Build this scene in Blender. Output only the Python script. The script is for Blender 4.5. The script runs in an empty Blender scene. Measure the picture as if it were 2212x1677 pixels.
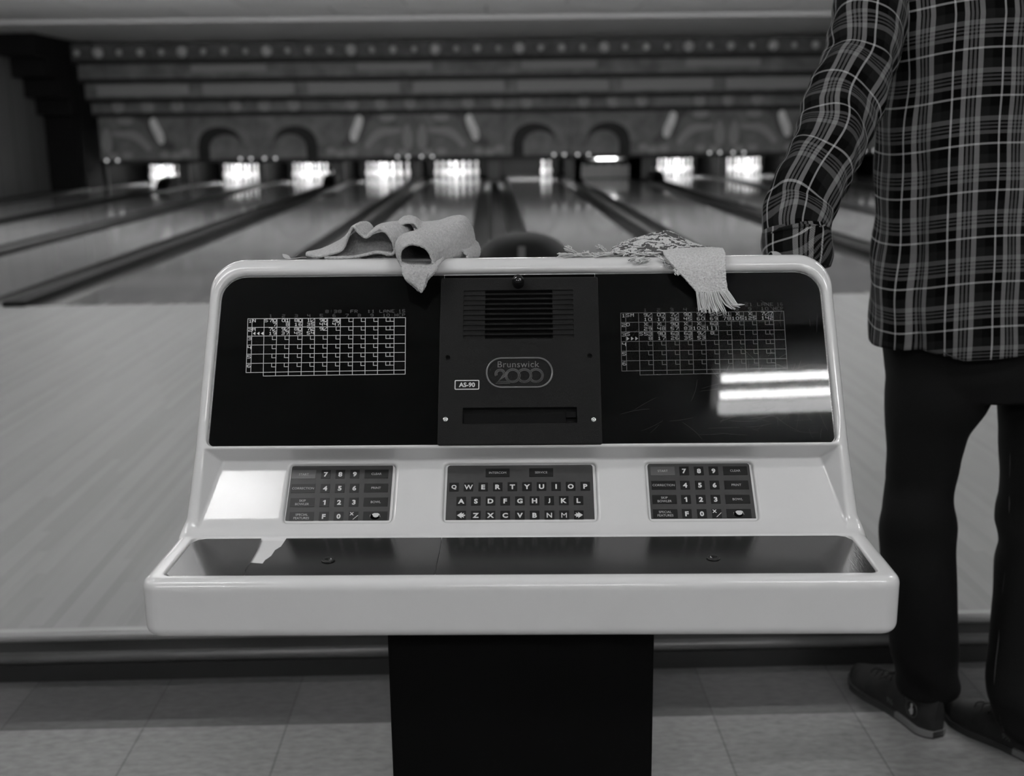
import bpy, bmesh, math, random
import numpy as np
from mathutils import Vector, Matrix
random.seed(7)
scn = bpy.context.scene
COL = scn.collection
PI = math.pi

# ------------------------------------------------------------------ camera
H = 1.24
F_PX, PITCH, YAW, ROLL = 2434.0, 0.2276, 0.0179, -0.0125
CX, CY = 1106.0, 838.5
def cam_axes():
    cp, sp = math.cos(PITCH), math.sin(PITCH)
    f = np.array([math.sin(YAW) * cp, math.cos(YAW) * cp, -sp]); r = np.array([math.cos(YAW), -math.sin(YAW), 0.0])
    u = np.cross(r, f); cr, sr = math.cos(ROLL), math.sin(ROLL)
    return cr * r + sr * u, -sr * r + cr * u, f
R_, U_, F_ = cam_axes()
cam_d = bpy.data.cameras.new('camera')
cam = bpy.data.objects.new('camera', cam_d); COL.objects.link(cam)
m = Matrix.Identity(4)
for i in range(3):
    m[i][0] = R_[i]; m[i][1] = U_[i]; m[i][2] = -F_[i]
m[2][3] = H
cam.matrix_world = m
cam_d.sensor_fit = 'HORIZONTAL'; cam_d.sensor_width = 36.0; cam_d.lens = 36.0 * F_PX / 2212.0
cam_d.clip_start = 0.05; cam_d.clip_end = 100
cam_d.dof.use_dof = True; cam_d.dof.focus_distance = 1.56; cam_d.dof.aperture_fstop = 4.0
scn.camera = cam

# ------------------------------------------------------------------ world, colour
w = bpy.data.worlds.new('world'); scn.world = w; w.use_nodes = True
w.node_tree.nodes['Background'].inputs[0].default_value = (.5, .5, .5, 1)
w.node_tree.nodes['Background'].inputs[1].default_value = 0.02
scn.view_settings.view_transform = 'Standard'; scn.view_settings.look = 'None'
scn.view_settings.gamma = 1.0; scn.view_settings.use_curve_mapping = False
scn.view_settings.exposure = 0.0
TUBE = 60.0        # radiance of the fluorescent tubes near the camera
PIT = 300.0         # lamps that light the pins

# ------------------------------------------------------------------ pixel rays -> real points
def ray(px, py):
    d = F_ + (px - CX) / F_PX * R_ - (py - CY) / F_PX * U_
    return np.array([0, 0, H]), d
def at_y(px, py, Y):
    o, d = ray(px, py); return o + d * (Y - o[1]) / d[1]
def at_z(px, py, Z):
    o, d = ray(px, py); return o + d * (Z - o[2]) / d[2]
# console frame
CO = np.array([0.027, 1.2413, 0.0058]); CRZ = -0.0387
def to_loc(v, pt=True):
    v = np.array(v, float)
    if pt: v = v - CO
    c, s = math.cos(CRZ), math.sin(CRZ)
    return np.array([c * v[0] + s * v[1], -s * v[0] + c * v[1], v[2]])
def to_glob(v):
    c, s = math.cos(CRZ), math.sin(CRZ)
    return np.array([c * v[0] - s * v[1], s * v[0] + c * v[1], v[2]]) + CO
def on_plane(px, py, p, n):
    o, d = ray(px, py); o = to_loc(o); d = to_loc(d, False)
    return o + d * (((p - o) @ n) / (d @ n))
def C(px, py, yl):                      # point in the console frame on the console's depth plane yl
    return on_plane(px, py, np.array([0, yl, 0]), np.array([0, 1.0, 0]))
pA = np.array([0, .176, .726]); nA = np.array([0, -.848, .53]); sA = np.array([0, .53, .848])
q2 = math.sqrt(.5)
aK = math.radians(42.5)
pK = np.array([0, .171, .7155]); nK = np.array([0, -math.sin(aK), math.cos(aK)]); sK = np.array([0, math.cos(aK), math.sin(aK)])

# ------------------------------------------------------------------ objects
def tag(o, label=None, cat=None, group=None, kind=None):
    if label: o['label'] = label
    if cat: o['category'] = cat
    if group: o['group'] = group
    if kind: o['kind'] = kind
    return o
def link(o, parent=None):
    COL.objects.link(o)
    if parent is not None: o.parent = parent
    return o
def empty(name, loc=(0, 0, 0), rz=0.0, label=None, cat=None, group=None):
    o = bpy.data.objects.new(name, None); o.empty_display_size = .1
    o.location = loc; o.rotation_euler = (0, 0, rz); link(o)
    return tag(o, label, cat, group)
def mesh_obj(name, me, mats, parent=None, smooth=False):
    if not isinstance(mats, (list, tuple)): mats = [mats]
    for mm in mats: me.materials.append(mm)
    if smooth:
        me.polygons.foreach_set('use_smooth', [True] * len(me.polygons))
    return link(bpy.data.objects.new(name, me), parent)
def pydata(name, v, f, mats, parent=None, smooth=False, mi=None):
    me = bpy.data.meshes.new(name); me.from_pydata([tuple(map(float, p)) for p in v], [], f); me.update()
    if mi is not None: me.polygons.foreach_set('material_index', mi)
    return mesh_obj(name, me, mats, parent, smooth)
class MB:
    """collects vertices and faces of one part"""
    def __init__(s): s.v = []; s.f = []; s.m = []
    def add(s, v, f, m=0):
        b = len(s.v); s.v += [tuple(map(float, p)) for p in v]
        s.f += [tuple(b + i for i in q) for q in f]; s.m += [m] * len(f); return s
    def box(s, lo, hi, m=0, M=None):
        x0, y0, z0 = lo; x1, y1, z1 = hi
        v = [(x0, y0, z0), (x1, y0, z0), (x1, y1, z0), (x0, y1, z0), (x0, y0, z1), (x1, y0, z1), (x1, y1, z1), (x0, y1, z1)]
        if M is not None: v = [M @ Vector(p) for p in v]
        return s.add(v, [(0, 3, 2, 1), (4, 5, 6, 7), (0, 1, 5, 4), (1, 2, 6, 5), (2, 3, 7, 6), (3, 0, 4, 7)], m)
    def prism(s, pts, p0, ax, ay, an, t, m=0):
        """flat outline pts in the frame (p0, ax, ay), thickened by t along an"""
        p0, ax, ay, an = map(np.array, (p0, ax, ay, an)); n = len(pts)
        a = [p0 + ax * x + ay * y for x, y in pts]; b = [p + an * t for p in a]
        f = [tuple(range(n))[::-1], tuple(range(n, 2 * n))] + [(i, (i + 1) % n, n + (i + 1) % n, n + i) for i in range(n)]
        return s.add(a + b, f, m)
    def tube(s, pts, r, n=8, m=0, closed=False, caps=True):
        pts = [np.array(p, float) for p in pts]; N = len(pts)
        rr = r if hasattr(r, '__len__') else [r] * N
        v = []; up = np.array([0, 0, 1.0])
        for i, p in enumerate(pts):
            a = pts[(i - 1) % N] if (closed or i > 0) else p; b = pts[(i + 1) % N] if (closed or i < N - 1) else p
            t = b - a; t = t / (np.linalg.norm(t) + 1e-12)
            if i == 0:
                ref = up if abs(t @ up) < .9 else np.array([1.0, 0, 0])
                u = np.cross(t, ref); u /= np.linalg.norm(u)
            else:
                u = u - t * (u @ t); u /= (np.linalg.norm(u) + 1e-12)
            w_ = np.cross(t, u)
            for k in range(n):
                an = 2 * PI * k / n; v.append(p + rr[i] * (math.cos(an) * u + math.sin(an) * w_))
        f = []
        for i in range(N if closed else N - 1):
            j = (i + 1) % N
            for k in range(n): f.append((i * n + k, i * n + (k + 1) % n, j * n + (k + 1) % n, j * n + k))
        if caps and not closed: f += [tuple(range(n))[::-1], tuple((N - 1) * n + k for k in range(n))]
        return s.add(v, f, m)
    def lathe(s, prof, base=(0, 0, 0), n=24, m=0, ax=None):
        """profile of (radius, height) turned about z, or about the axis ax"""
        b = np.array(base, float)
        if ax is None: e = np.eye(3)
        else:
            z = np.array(ax, float); z /= np.linalg.norm(z); x = np.cross(z, [0, 0, 1.0] if abs(z[2]) < .9 else [1.0, 0, 0]); x /= np.linalg.norm(x)
            e = np.array([x, np.cross(z, x), z])
        v = []
        for r, h in prof:
            for k in range(n):
                a = 2 * PI * k / n; v.append(b + r * math.cos(a) * e[0] + r * math.sin(a) * e[1] + h * e[2])
        f = []
        for i in range(len(prof) - 1):
            for k in range(n): f.append((i * n + k, i * n + (k + 1) % n, (i + 1) * n + (k + 1) % n, (i + 1) * n + k))
        f += [tuple(range(n))[::-1], tuple((len(prof) - 1) * n + k for k in range(n))]
        return s.add(v, f, m)
    def build(s, name, mats, parent=None, smooth=False):
        return pydata(name, s.v, s.f, mats, parent, smooth, s.m)
def bevel(o, w_=.004, seg=3, ang=35):
    b = o.modifiers.new('bevel', 'BEVEL'); b.width = w_; b.segments = seg; b.limit_method = 'ANGLE'; b.angle_limit = math.radians(ang)
    b.harden_normals = False
    for p in o.data.polygons: p.use_smooth = True
    e = o.modifiers.new('wn', 'WEIGHTED_NORMAL'); e.keep_sharp = True
    return o
def rrect(x0, y0, x1, y1, r, n=6):
    p = []
    rs = r if hasattr(r, '__len__') else [r] * 4       # bl, br, tr, tl
    for (cx, cy, a0, rr) in ((x0 + rs[0], y0 + rs[0], PI, rs[0]), (x1 - rs[1], y0 + rs[1], 1.5 * PI, rs[1]), (x1 - rs[2], y1 - rs[2], 0, rs[2]), (x0 + rs[3], y1 - rs[3], .5 * PI, rs[3])):
        for k in range(n + 1):
            a = a0 + .5 * PI * k / n; p.append((cx + rr * math.cos(a), cy + rr * math.sin(a)))
    return p

# ------------------------------------------------------------------ materials
def nt(name):
    mt = bpy.data.materials.new(name); mt.use_nodes = True
    return mt, mt.node_tree, mt.node_tree.nodes['Principled BSDF']
def g4(v): return (v, v, v, 1)
def mat(name, v, rough=.5, spec=.5, metal=0.0, coat=0.0, noise=0.0, nscale=30.0, bump=0.0, bscale=200.0, stretch=(1, 1, 1), coat_r=.05):
    mt, t, b = nt(name); N, L = t.nodes, t.links
    b.inputs['Base Color'].default_value = g4(v); b.inputs['Roughness'].default_value = rough
    b.inputs['Specular IOR Level'].default_value = spec; b.inputs['Metallic'].default_value = metal
    b.inputs['Coat Weight'].default_value = coat; b.inputs['Coat Roughness'].default_value = coat_r
    if noise or bump:
        tc = N.new('ShaderNodeTexCoord'); mp = N.new('ShaderNodeMapping'); mp.inputs['Scale'].default_value = stretch
        L.new(tc.outputs['Object'], mp.inputs['Vector'])
    if noise:
        nz = N.new('ShaderNodeTexNoise'); nz.inputs['Scale'].default_value = nscale; nz.inputs['Detail'].default_value = 5
        L.new(mp.outputs[0], nz.inputs['Vector'])
        mr = N.new('ShaderNodeMapRange'); mr.inputs[1].default_value = .3; mr.inputs[2].default_value = .7
        mr.inputs[3].default_value = v * (1 - noise); mr.inputs[4].default_value = v * (1 + noise)
        L.new(nz.outputs[0], mr.inputs[0]); L.new(mr.outputs[0], b.inputs['Base Color'])
    if bump:
        nb = N.new('ShaderNodeTexNoise'); nb.inputs['Scale'].default_value = bscale; nb.inputs['Detail'].default_value = 3
        L.new(mp.outputs[0], nb.inputs['Vector'])
        bp = N.new('ShaderNodeBump'); bp.inputs['Strength'].default_value = bump; bp.inputs['Distance'].default_value = .002
        L.new(nb.outputs[0], bp.inputs['Height']); L.new(bp.outputs[0], b.inputs['Normal'])
    return mt
def emit(name, v, s):
    mt, t, b = nt(name); b.inputs['Base Color'].default_value = g4(0.02)
    b.inputs['Emission Color'].default_value = g4(v); b.inputs['Emission Strength'].default_value = s
    return mt
def math_n(t, op, a, b=None):
    n = t.nodes.new('ShaderNodeMath'); n.operation = op
    for i, x in enumerate((a, b)):
        if x is None: continue
        if isinstance(x, (int, float)): n.inputs[i].default_value = x
        else: t.links.new(x, n.inputs[i])
    return n.outputs[0]

M = {}
M['plastic'] = mat('white_moulded_plastic', .66, .13, .5, bump=.03, bscale=900, noise=.015, nscale=14)
M['glass'] = None
M['black'] = mat('black_paint', .0025, .6, .08)
M['black_tex'] = mat('textured_black_paint', .010, .55, .3, bump=.9, bscale=1500)
M['void'] = mat('dark_opening', .001, .9, .05)
M['key_pad'] = mat('membrane_grey', .047, .4, .25, noise=.08, nscale=60)
M['key'] = mat('membrane_key_dark', .010, .35, .25)
M['key_start'] = mat('membrane_key_light', .095, .35, .25)
M['ink'] = mat('white_ink', .62, .5, .3)
M['ink_dim'] = mat('grey_ink', .42, .5, .3)
M['chrome'] = mat('bright_steel', .75, .2, .5, metal=1)
M['darkmetal'] = mat('dark_steel', .12, .35, .5, metal=1)
M['laminate'] = mat('black_laminate', .011, .17, .5, bump=.03, bscale=500, stretch=(1, .15, 1))
M['crt_left'] = emit('crt_line_bright', 1, .55)
M['crt_left_t'] = emit('crt_text_bright', 1, .85)
M['crt_left_d'] = emit('crt_text_dim', 1, .10)
M['crt_right'] = emit('crt_line_faint', 1, .10)
M['crt_right_t'] = emit('crt_text_faint', 1, .36)
M['crt_right_d'] = emit('crt_text_fainter', 1, .045)
M['tube'] = emit('fluorescent_tube', 1, TUBE)
M['housing'] = mat('white_enamel', .75, .4)
M['pit_tube'] = emit('pin_lamp_tube', 1, PIT)
M['pin'] = mat('pin_white', .8, .25, .5, coat=.4)
M['pin_stripe'] = mat('pin_stripe', .08, .3)
M['rubber'] = mat('black_rubber', .01, .6)
M['gutter'] = mat('gutter_grey', .016, .4, .15, noise=.15, nscale=3)
M['return_cap'] = mat('return_capping', .022, .7, .03)
M['cap'] = mat('capping_grey', .09, .4, .2, noise=.15, nscale=4)
M['darkwood'] = mat('dark_wood', .055, .35, .5, noise=.35, nscale=8, stretch=(.3, 3, 3))
M['greywood'] = mat('worn_moulding', .11, .35, .5, noise=.3, nscale=10, stretch=(.3, 3, 3))
M['vinyl'] = mat('black_vinyl_base', .018, .4)
M['nosing'] = mat('pale_nosing', .26, .35, .5, noise=.06, nscale=6)
M['blackwall'] = mat('black_side_panel', .004, .8, .2)
M['mask'] = mat('masking_board', .16, .55, .3, noise=.35, nscale=3.2)
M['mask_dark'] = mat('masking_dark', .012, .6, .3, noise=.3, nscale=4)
M['mask_mid'] = mat('masking_mid', .08, .6, .3, noise=.4, nscale=6)
M['mask_light'] = mat('masking_light', .8, .6, .3, noise=.25, nscale=5)
M['mask_ring'] = mat('masking_ring', .30, .6, .3)
M['globe'] = mat('pearl_globe', .52, .3, .5)
M['terry'] = mat('grey_terry', .46, .95, .1, noise=.12, nscale=260, bump=1.0, bscale=420)
M['skin'] = mat('skin', .38, .5, .4, noise=.05, nscale=40)
M['hair'] = mat('dark_hair', .03, .5, .4)
M['denim'] = mat('black_denim', .004, .85, .2, noise=.3, nscale=300)
M['stitch'] = mat('denim_stitch', .035, .8)
M['suede'] = mat('dark_suede', .014, .7, .3, noise=.35, nscale=30, bump=.4, bscale=500)
M['suede2'] = mat('grey_suede', .03, .6, .3, noise=.25, nscale=40, bump=.3, bscale=500)
M['lace'] = mat('black_lace', .006, .7)
M['sole'] = mat('sole_rubber', .02, .5)
M['heel'] = mat('pale_heel', .13, .6)
M['emblem'] = mat('shoe_emblem', .3, .5)
M['emblem2'] = mat('shoe_emblem_ring', .06, .5)

def glass_mat():
    mt = bpy.data.materials.new('smoked_glass'); mt.use_nodes = True; t = mt.node_tree; t.nodes.clear()
    o = t.nodes.new('ShaderNodeOutputMaterial'); mx = t.nodes.new('ShaderNodeMixShader')
    tr = t.nodes.new('ShaderNodeBsdfTransparent'); tr.inputs[0].default_value = g4(.8)
    gl = t.nodes.new('ShaderNodeBsdfGlossy'); gl.inputs['Roughness'].default_value = .025; gl.inputs[0].default_value = g4(1)
    df = t.nodes.new('ShaderNodeBsdfDiffuse'); mx2 = t.nodes.new('ShaderNodeMixShader')
    fr = t.nodes.new('ShaderNodeFresnel'); fr.inputs[0].default_value = 1.255
    # hazy scuffs in the plastic
    tc = t.nodes.new('ShaderNodeTexCoord'); nz = t.nodes.new('ShaderNodeTexNoise'); nz.inputs['Scale'].default_value = 9; nz.inputs['Detail'].default_value = 8
    t.links.new(tc.outputs['Object'], nz.inputs['Vector'])
    mr = t.nodes.new('ShaderNodeMapRange'); mr.inputs[1].default_value = .45; mr.inputs[2].default_value = .75; mr.inputs[3].default_value = 0; mr.inputs[4].default_value = .003
    t.links.new(nz.outputs[0], mr.inputs[0])
    df.inputs[0].default_value = g4(.3)
    t.links.new(fr.outputs[0], mx.inputs[0]); t.links.new(tr.outputs[0], mx.inputs[1]); t.links.new(gl.outputs[0], mx.inputs[2])
    t.links.new(mr.outputs[0], mx2.inputs[0]); t.links.new(mx.outputs[0], mx2.inputs[1]); t.links.new(df.outputs[0], mx2.inputs[2])
    t.links.new(mx2.outputs[0], o.inputs[0])
    return mt
M['glass'] = glass_mat()

def board_mat(name, lo, hi, bw, rough, coat=0.0, angle=0.0):
    """wood boards running along +Y; each board has its own tone"""
    mt, t, b = nt(name); N, L = t.nodes, t.links
    tc = N.new('ShaderNodeTexCoord'); sx = N.new('ShaderNodeSeparateXYZ'); L.new(tc.outputs['Object'], sx.inputs[0])
    i = math_n(t, 'FLOOR', math_n(t, 'DIVIDE', sx.outputs[0], bw))
    j = math_n(t, 'FLOOR', math_n(t, 'DIVIDE', math_n(t, 'ADD', sx.outputs[1], math_n(t, 'MULTIPLY', i, .73)), 1.3))
    cb = N.new('ShaderNodeCombineXYZ'); L.new(i, cb.inputs[0]); L.new(j, cb.inputs[1])
    wn = N.new('ShaderNodeTexWhiteNoise'); wn.noise_dimensions = '2D'; L.new(cb.outputs[0], wn.inputs['Vector'])
    nz = N.new('ShaderNodeTexNoise'); nz.inputs['Scale'].default_value = 10; nz.inputs['Detail'].default_value = 4
    mp = N.new('ShaderNodeMapping'); mp.inputs['Scale'].default_value = (5, .25, 1); L.new(tc.outputs['Object'], mp.inputs[0]); L.new(mp.outputs[0], nz.inputs['Vector'])
    v = math_n(t, 'ADD', math_n(t, 'MULTIPLY', wn.outputs[0], .55), math_n(t, 'MULTIPLY', nz.outputs[0], .45))
    mr = N.new('ShaderNodeMapRange'); mr.inputs[1].default_value = .1; mr.inputs[2].default_value = .9; mr.inputs[3].default_value = lo; mr.inputs[4].default_value = hi
    L.new(v, mr.inputs[0]); L.new(mr.outputs[0], b.inputs['Base Color'])
    b.inputs['Roughness'].default_value = rough; b.inputs['Coat Weight'].default_value = coat; b.inputs['Coat Roughness'].default_value = .06
    return mt
M['approach'] = board_mat('approach_maple', .19, .245, .0254 * 1.1, .5)
M['approach'].node_tree.nodes['Principled BSDF'].inputs['Specular IOR Level'].default_value = .2
M['lane'] = board_mat('lane_maple', .40, .50, .027, .07, .5)
M['panelling'] = None
def panelling():
    mt, t, b = nt('grey_wood_panelling'); N, L = t.nodes, t.links
    tc = N.new('ShaderNodeTexCoord'); sx = N.new('ShaderNodeSeparateXYZ'); L.new(tc.outputs['Object'], sx.inputs[0])
    q = math_n(t, 'DIVIDE', sx.outputs[1], .8); i = math_n(t, 'FLOOR', q)
    wn = N.new('ShaderNodeTexWhiteNoise'); wn.noise_dimensions = '1D'; L.new(i, wn.inputs['W'])
    g = math_n(t, 'GREATER_THAN', math_n(t, 'FRACT', q), .06)
    v = math_n(t, 'MULTIPLY', math_n(t, 'ADD', math_n(t, 'MULTIPLY', wn.outputs[0], .06), .11), math_n(t, 'ADD', math_n(t, 'MULTIPLY', g, .6), .4))
    L.new(v, b.inputs['Base Color']); b.inputs['Roughness'].default_value = .5
    return mt
M['panelling'] = panelling()
def ceiling_mat():
    mt, t, b = nt('ceiling_tiles'); N, L = t.nodes, t.links
    tc = N.new('ShaderNodeTexCoord'); bk = N.new('ShaderNodeTexBrick'); L.new(tc.outputs['Object'], bk.inputs['Vector'])
    bk.offset = .5; bk.inputs['Scale'].default_value = 1; bk.inputs['Brick Width'].default_value = 2.4; bk.inputs['Row Height'].default_value = 1.2
    bk.inputs['Mortar Size'].default_value = .02; bk.inputs[1].default_value = g4(.86); bk.inputs[2].default_value = g4(.76); bk.inputs[3].default_value = g4(.6)
    L.new(bk.outputs[0], b.inputs['Base Color']); b.inputs['Roughness'].default_value = .85
    return mt
M['ceiling'] = ceiling_mat()
M['wall'] = mat('painted_wall', .12, .8, noise=.04, nscale=2)
TILE = .305
def tile_mat():
    mt, t, b = nt('vinyl_tiles'); N, L = t.nodes, t.links
    tc = N.new('ShaderNodeTexCoord'); sx = N.new('ShaderNodeSeparateXYZ'); L.new(tc.outputs['Object'], sx.inputs[0])
    X = math_n(t, 'DIVIDE', math_n(t, 'ADD', sx.outputs[0], .451), TILE); Y = math_n(t, 'DIVIDE', math_n(t, 'SUBTRACT', sx.outputs[1], 2.197), TILE)
    cb = N.new('ShaderNodeCombineXYZ'); L.new(math_n(t, 'FLOOR', X), cb.inputs[0]); L.new(math_n(t, 'FLOOR', Y), cb.inputs[1])
    wn = N.new('ShaderNodeTexWhiteNoise'); wn.noise_dimensions = '2D'; L.new(cb.outputs[0], wn.inputs['Vector'])
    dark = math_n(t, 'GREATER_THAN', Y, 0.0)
    # grout / seams between tiles
    fx = math_n(t, 'FRACT', X); e = math_n(t, 'LESS_THAN', math_n(t, 'ABSOLUTE', math_n(t, 'SUBTRACT', fx, .5)), .492)
    fy = math_n(t, 'FRACT', Y); e2 = math_n(t, 'LESS_THAN', math_n(t, 'ABSOLUTE', math_n(t, 'SUBTRACT', fy, .5)), .492)
    seam = math_n(t, 'ADD', math_n(t, 'MULTIPLY', math_n(t, 'MULTIPLY', e, e2), .35), .65)
    nz = N.new('ShaderNodeTexNoise'); nz.inputs['Scale'].default_value = 34; nz.inputs['Detail'].default_value = 6
    mp = N.new('ShaderNodeMapping'); mp.inputs['Scale'].default_value = (1, 2.2, 1); L.new(tc.outputs['Object'], mp.inputs[0]); L.new(mp.outputs[0], nz.inputs['Vector'])
    mott = math_n(t, 'ADD', math_n(t, 'MULTIPLY', nz.outputs[0], 1.1), .45)
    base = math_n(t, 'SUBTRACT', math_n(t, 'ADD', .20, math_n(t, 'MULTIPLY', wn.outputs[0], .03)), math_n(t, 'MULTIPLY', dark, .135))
    v = math_n(t, 'MULTIPLY', math_n(t, 'MULTIPLY', base, mott), seam)
    L.new(v, b.inputs['Base Color']); b.inputs['Roughness'].default_value = .35
    return mt
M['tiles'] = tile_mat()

PLAID_A = [(0, .55), (.038, .002), (.20, .30), (.30, .004), (.335, .15), (.385, .003), (.42, .15), (.47, .003), (.505, .30), (.61, .012), (.80, .002)]
PLAID_B = [(0, .45), (.042, .002), (.22, .12), (.30, .006), (.34, .10), (.38, .006), (.42, .10), (.46, .006), (.50, .14), (.60, .014), (.80, .002)]
def plaid_mat():
    mt, t, b = nt('plaid_flannel'); N, L = t.nodes, t.links
    uv = N.new('ShaderNodeUVMap'); uv.uv_map = 'UVMap'; sx = N.new('ShaderNodeSeparateXYZ'); L.new(uv.outputs[0], sx.inputs[0])
    outs = []
    for ax, rl in ((0, PLAID_A), (1, PLAID_B)):
        f = math_n(t, 'FRACT', math_n(t, 'DIVIDE', sx.outputs[ax], .0925))
        cr = N.new('ShaderNodeValToRGB'); cr.color_ramp.interpolation = 'CONSTANT'; el = cr.color_ramp.elements
        el[0].position = 0; el[0].color = g4(rl[0][1]); el[1].position = rl[1][0]; el[1].color = g4(rl[1][1])
        for p, v in rl[2:]:
            e = el.new(p); e.color = g4(v)
        L.new(f, cr.inputs[0]); outs.append(cr.outputs[0])
    # twill: warp and weft alternate in fine diagonal steps
    d = math_n(t, 'FRACT', math_n(t, 'MULTIPLY', math_n(t, 'ADD', sx.outputs[0], sx.outputs[1]), 420.0))
    tw = math_n(t, 'ADD', math_n(t, 'MULTIPLY', math_n(t, 'GREATER_THAN', d, .5), .3), .35)
    mx = N.new('ShaderNodeMix'); mx.data_type = 'RGBA'; L.new(tw, mx.inputs[0]); L.new(outs[0], mx.inputs[6]); L.new(outs[1], mx.inputs[7])
    nz = N.new('ShaderNodeTexNoise'); nz.inputs['Scale'].default_value = 900; L.new(uv.outputs[0], nz.inputs['Vector'])
    mm = N.new('ShaderNodeMix'); mm.data_type = 'RGBA'; mm.blend_type = 'MULTIPLY'; mm.inputs[0].default_value = .5
    L.new(mx.outputs[2], mm.inputs[6]); L.new(nz.outputs[0], mm.inputs[7])
    L.new(mm.outputs[2], b.inputs['Base Color']); b.inputs['Roughness'].default_value = .9; b.inputs['Specular IOR Level'].default_value = .05
    return mt
M['plaid'] = plaid_mat()
def towel2_mat():
    """pale terry with a dark woven figure in the lying part"""
    mt, t, b = nt('printed_terry'); N, L = t.nodes, t.links
    tc = N.new('ShaderNodeTexCoord'); uv = N.new('ShaderNodeUVMap'); uv.uv_map = 'UVMap'
    nz = N.new('ShaderNodeTexNoise'); nz.inputs['Scale'].default_value = 5.5; nz.inputs['Detail'].default_value = 3; nz.inputs['Distortion'].default_value = 1.2; L.new(uv.outputs[0], nz.inputs['Vector'])
    sx = N.new('ShaderNodeSeparateXYZ'); L.new(uv.outputs[0], sx.inputs[0])
    wv = N.new('ShaderNodeTexWave'); wv.inputs['Scale'].default_value = 9; wv.inputs['Distortion'].default_value = 9; wv.inputs['Detail'].default_value = 3; L.new(uv.outputs[0], wv.inputs['Vector'])
    band = math_n(t, 'LESS_THAN', sx.outputs[0], .70)
    n3 = N.new('ShaderNodeTexNoise'); n3.inputs['Scale'].default_value = 38; n3.inputs['Detail'].default_value = 3; L.new(uv.outputs[0], n3.inputs['Vector'])
    wv.inputs['Scale'].default_value = 5; wv.inputs['Distortion'].default_value = 14; wv.inputs['Detail Scale'].default_value = 2.2; wv.wave_type = 'RINGS'
    lo_ = math_n(t, 'SUBTRACT', .62, math_n(t, 'MULTIPLY', sx.outputs[1], .30))
    fig = math_n(t, 'MULTIPLY', math_n(t, 'GREATER_THAN', math_n(t, 'ADD', math_n(t, 'ADD', math_n(t, 'MULTIPLY', nz.outputs[0], .7), math_n(t, 'MULTIPLY', wv.outputs[1], .16)), math_n(t, 'MULTIPLY', n3.outputs[0], .35)), .585), band)
    n2 = N.new('ShaderNodeTexNoise'); n2.inputs['Scale'].default_value = 380; L.new(tc.outputs['Object'], n2.inputs['Vector'])
    v = math_n(t, 'MULTIPLY', math_n(t, 'SUBTRACT', .55, math_n(t, 'MULTIPLY', fig, .46)), math_n(t, 'ADD', math_n(t, 'MULTIPLY', n2.outputs[0], .8), .6))
    L.new(v, b.inputs['Base Color']); b.inputs['Roughness'].default_value = .95; b.inputs['Specular IOR Level'].default_value = .1
    bp = N.new('ShaderNodeBump'); bp.inputs['Distance'].default_value = .002; L.new(n2.outputs[0], bp.inputs['Height']); L.new(bp.outputs[0], b.inputs['Normal'])
    return mt
M['terry2'] = towel2_mat()
M['fringe'] = mat('pale_cotton_fringe', .6, .9, .1)

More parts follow.
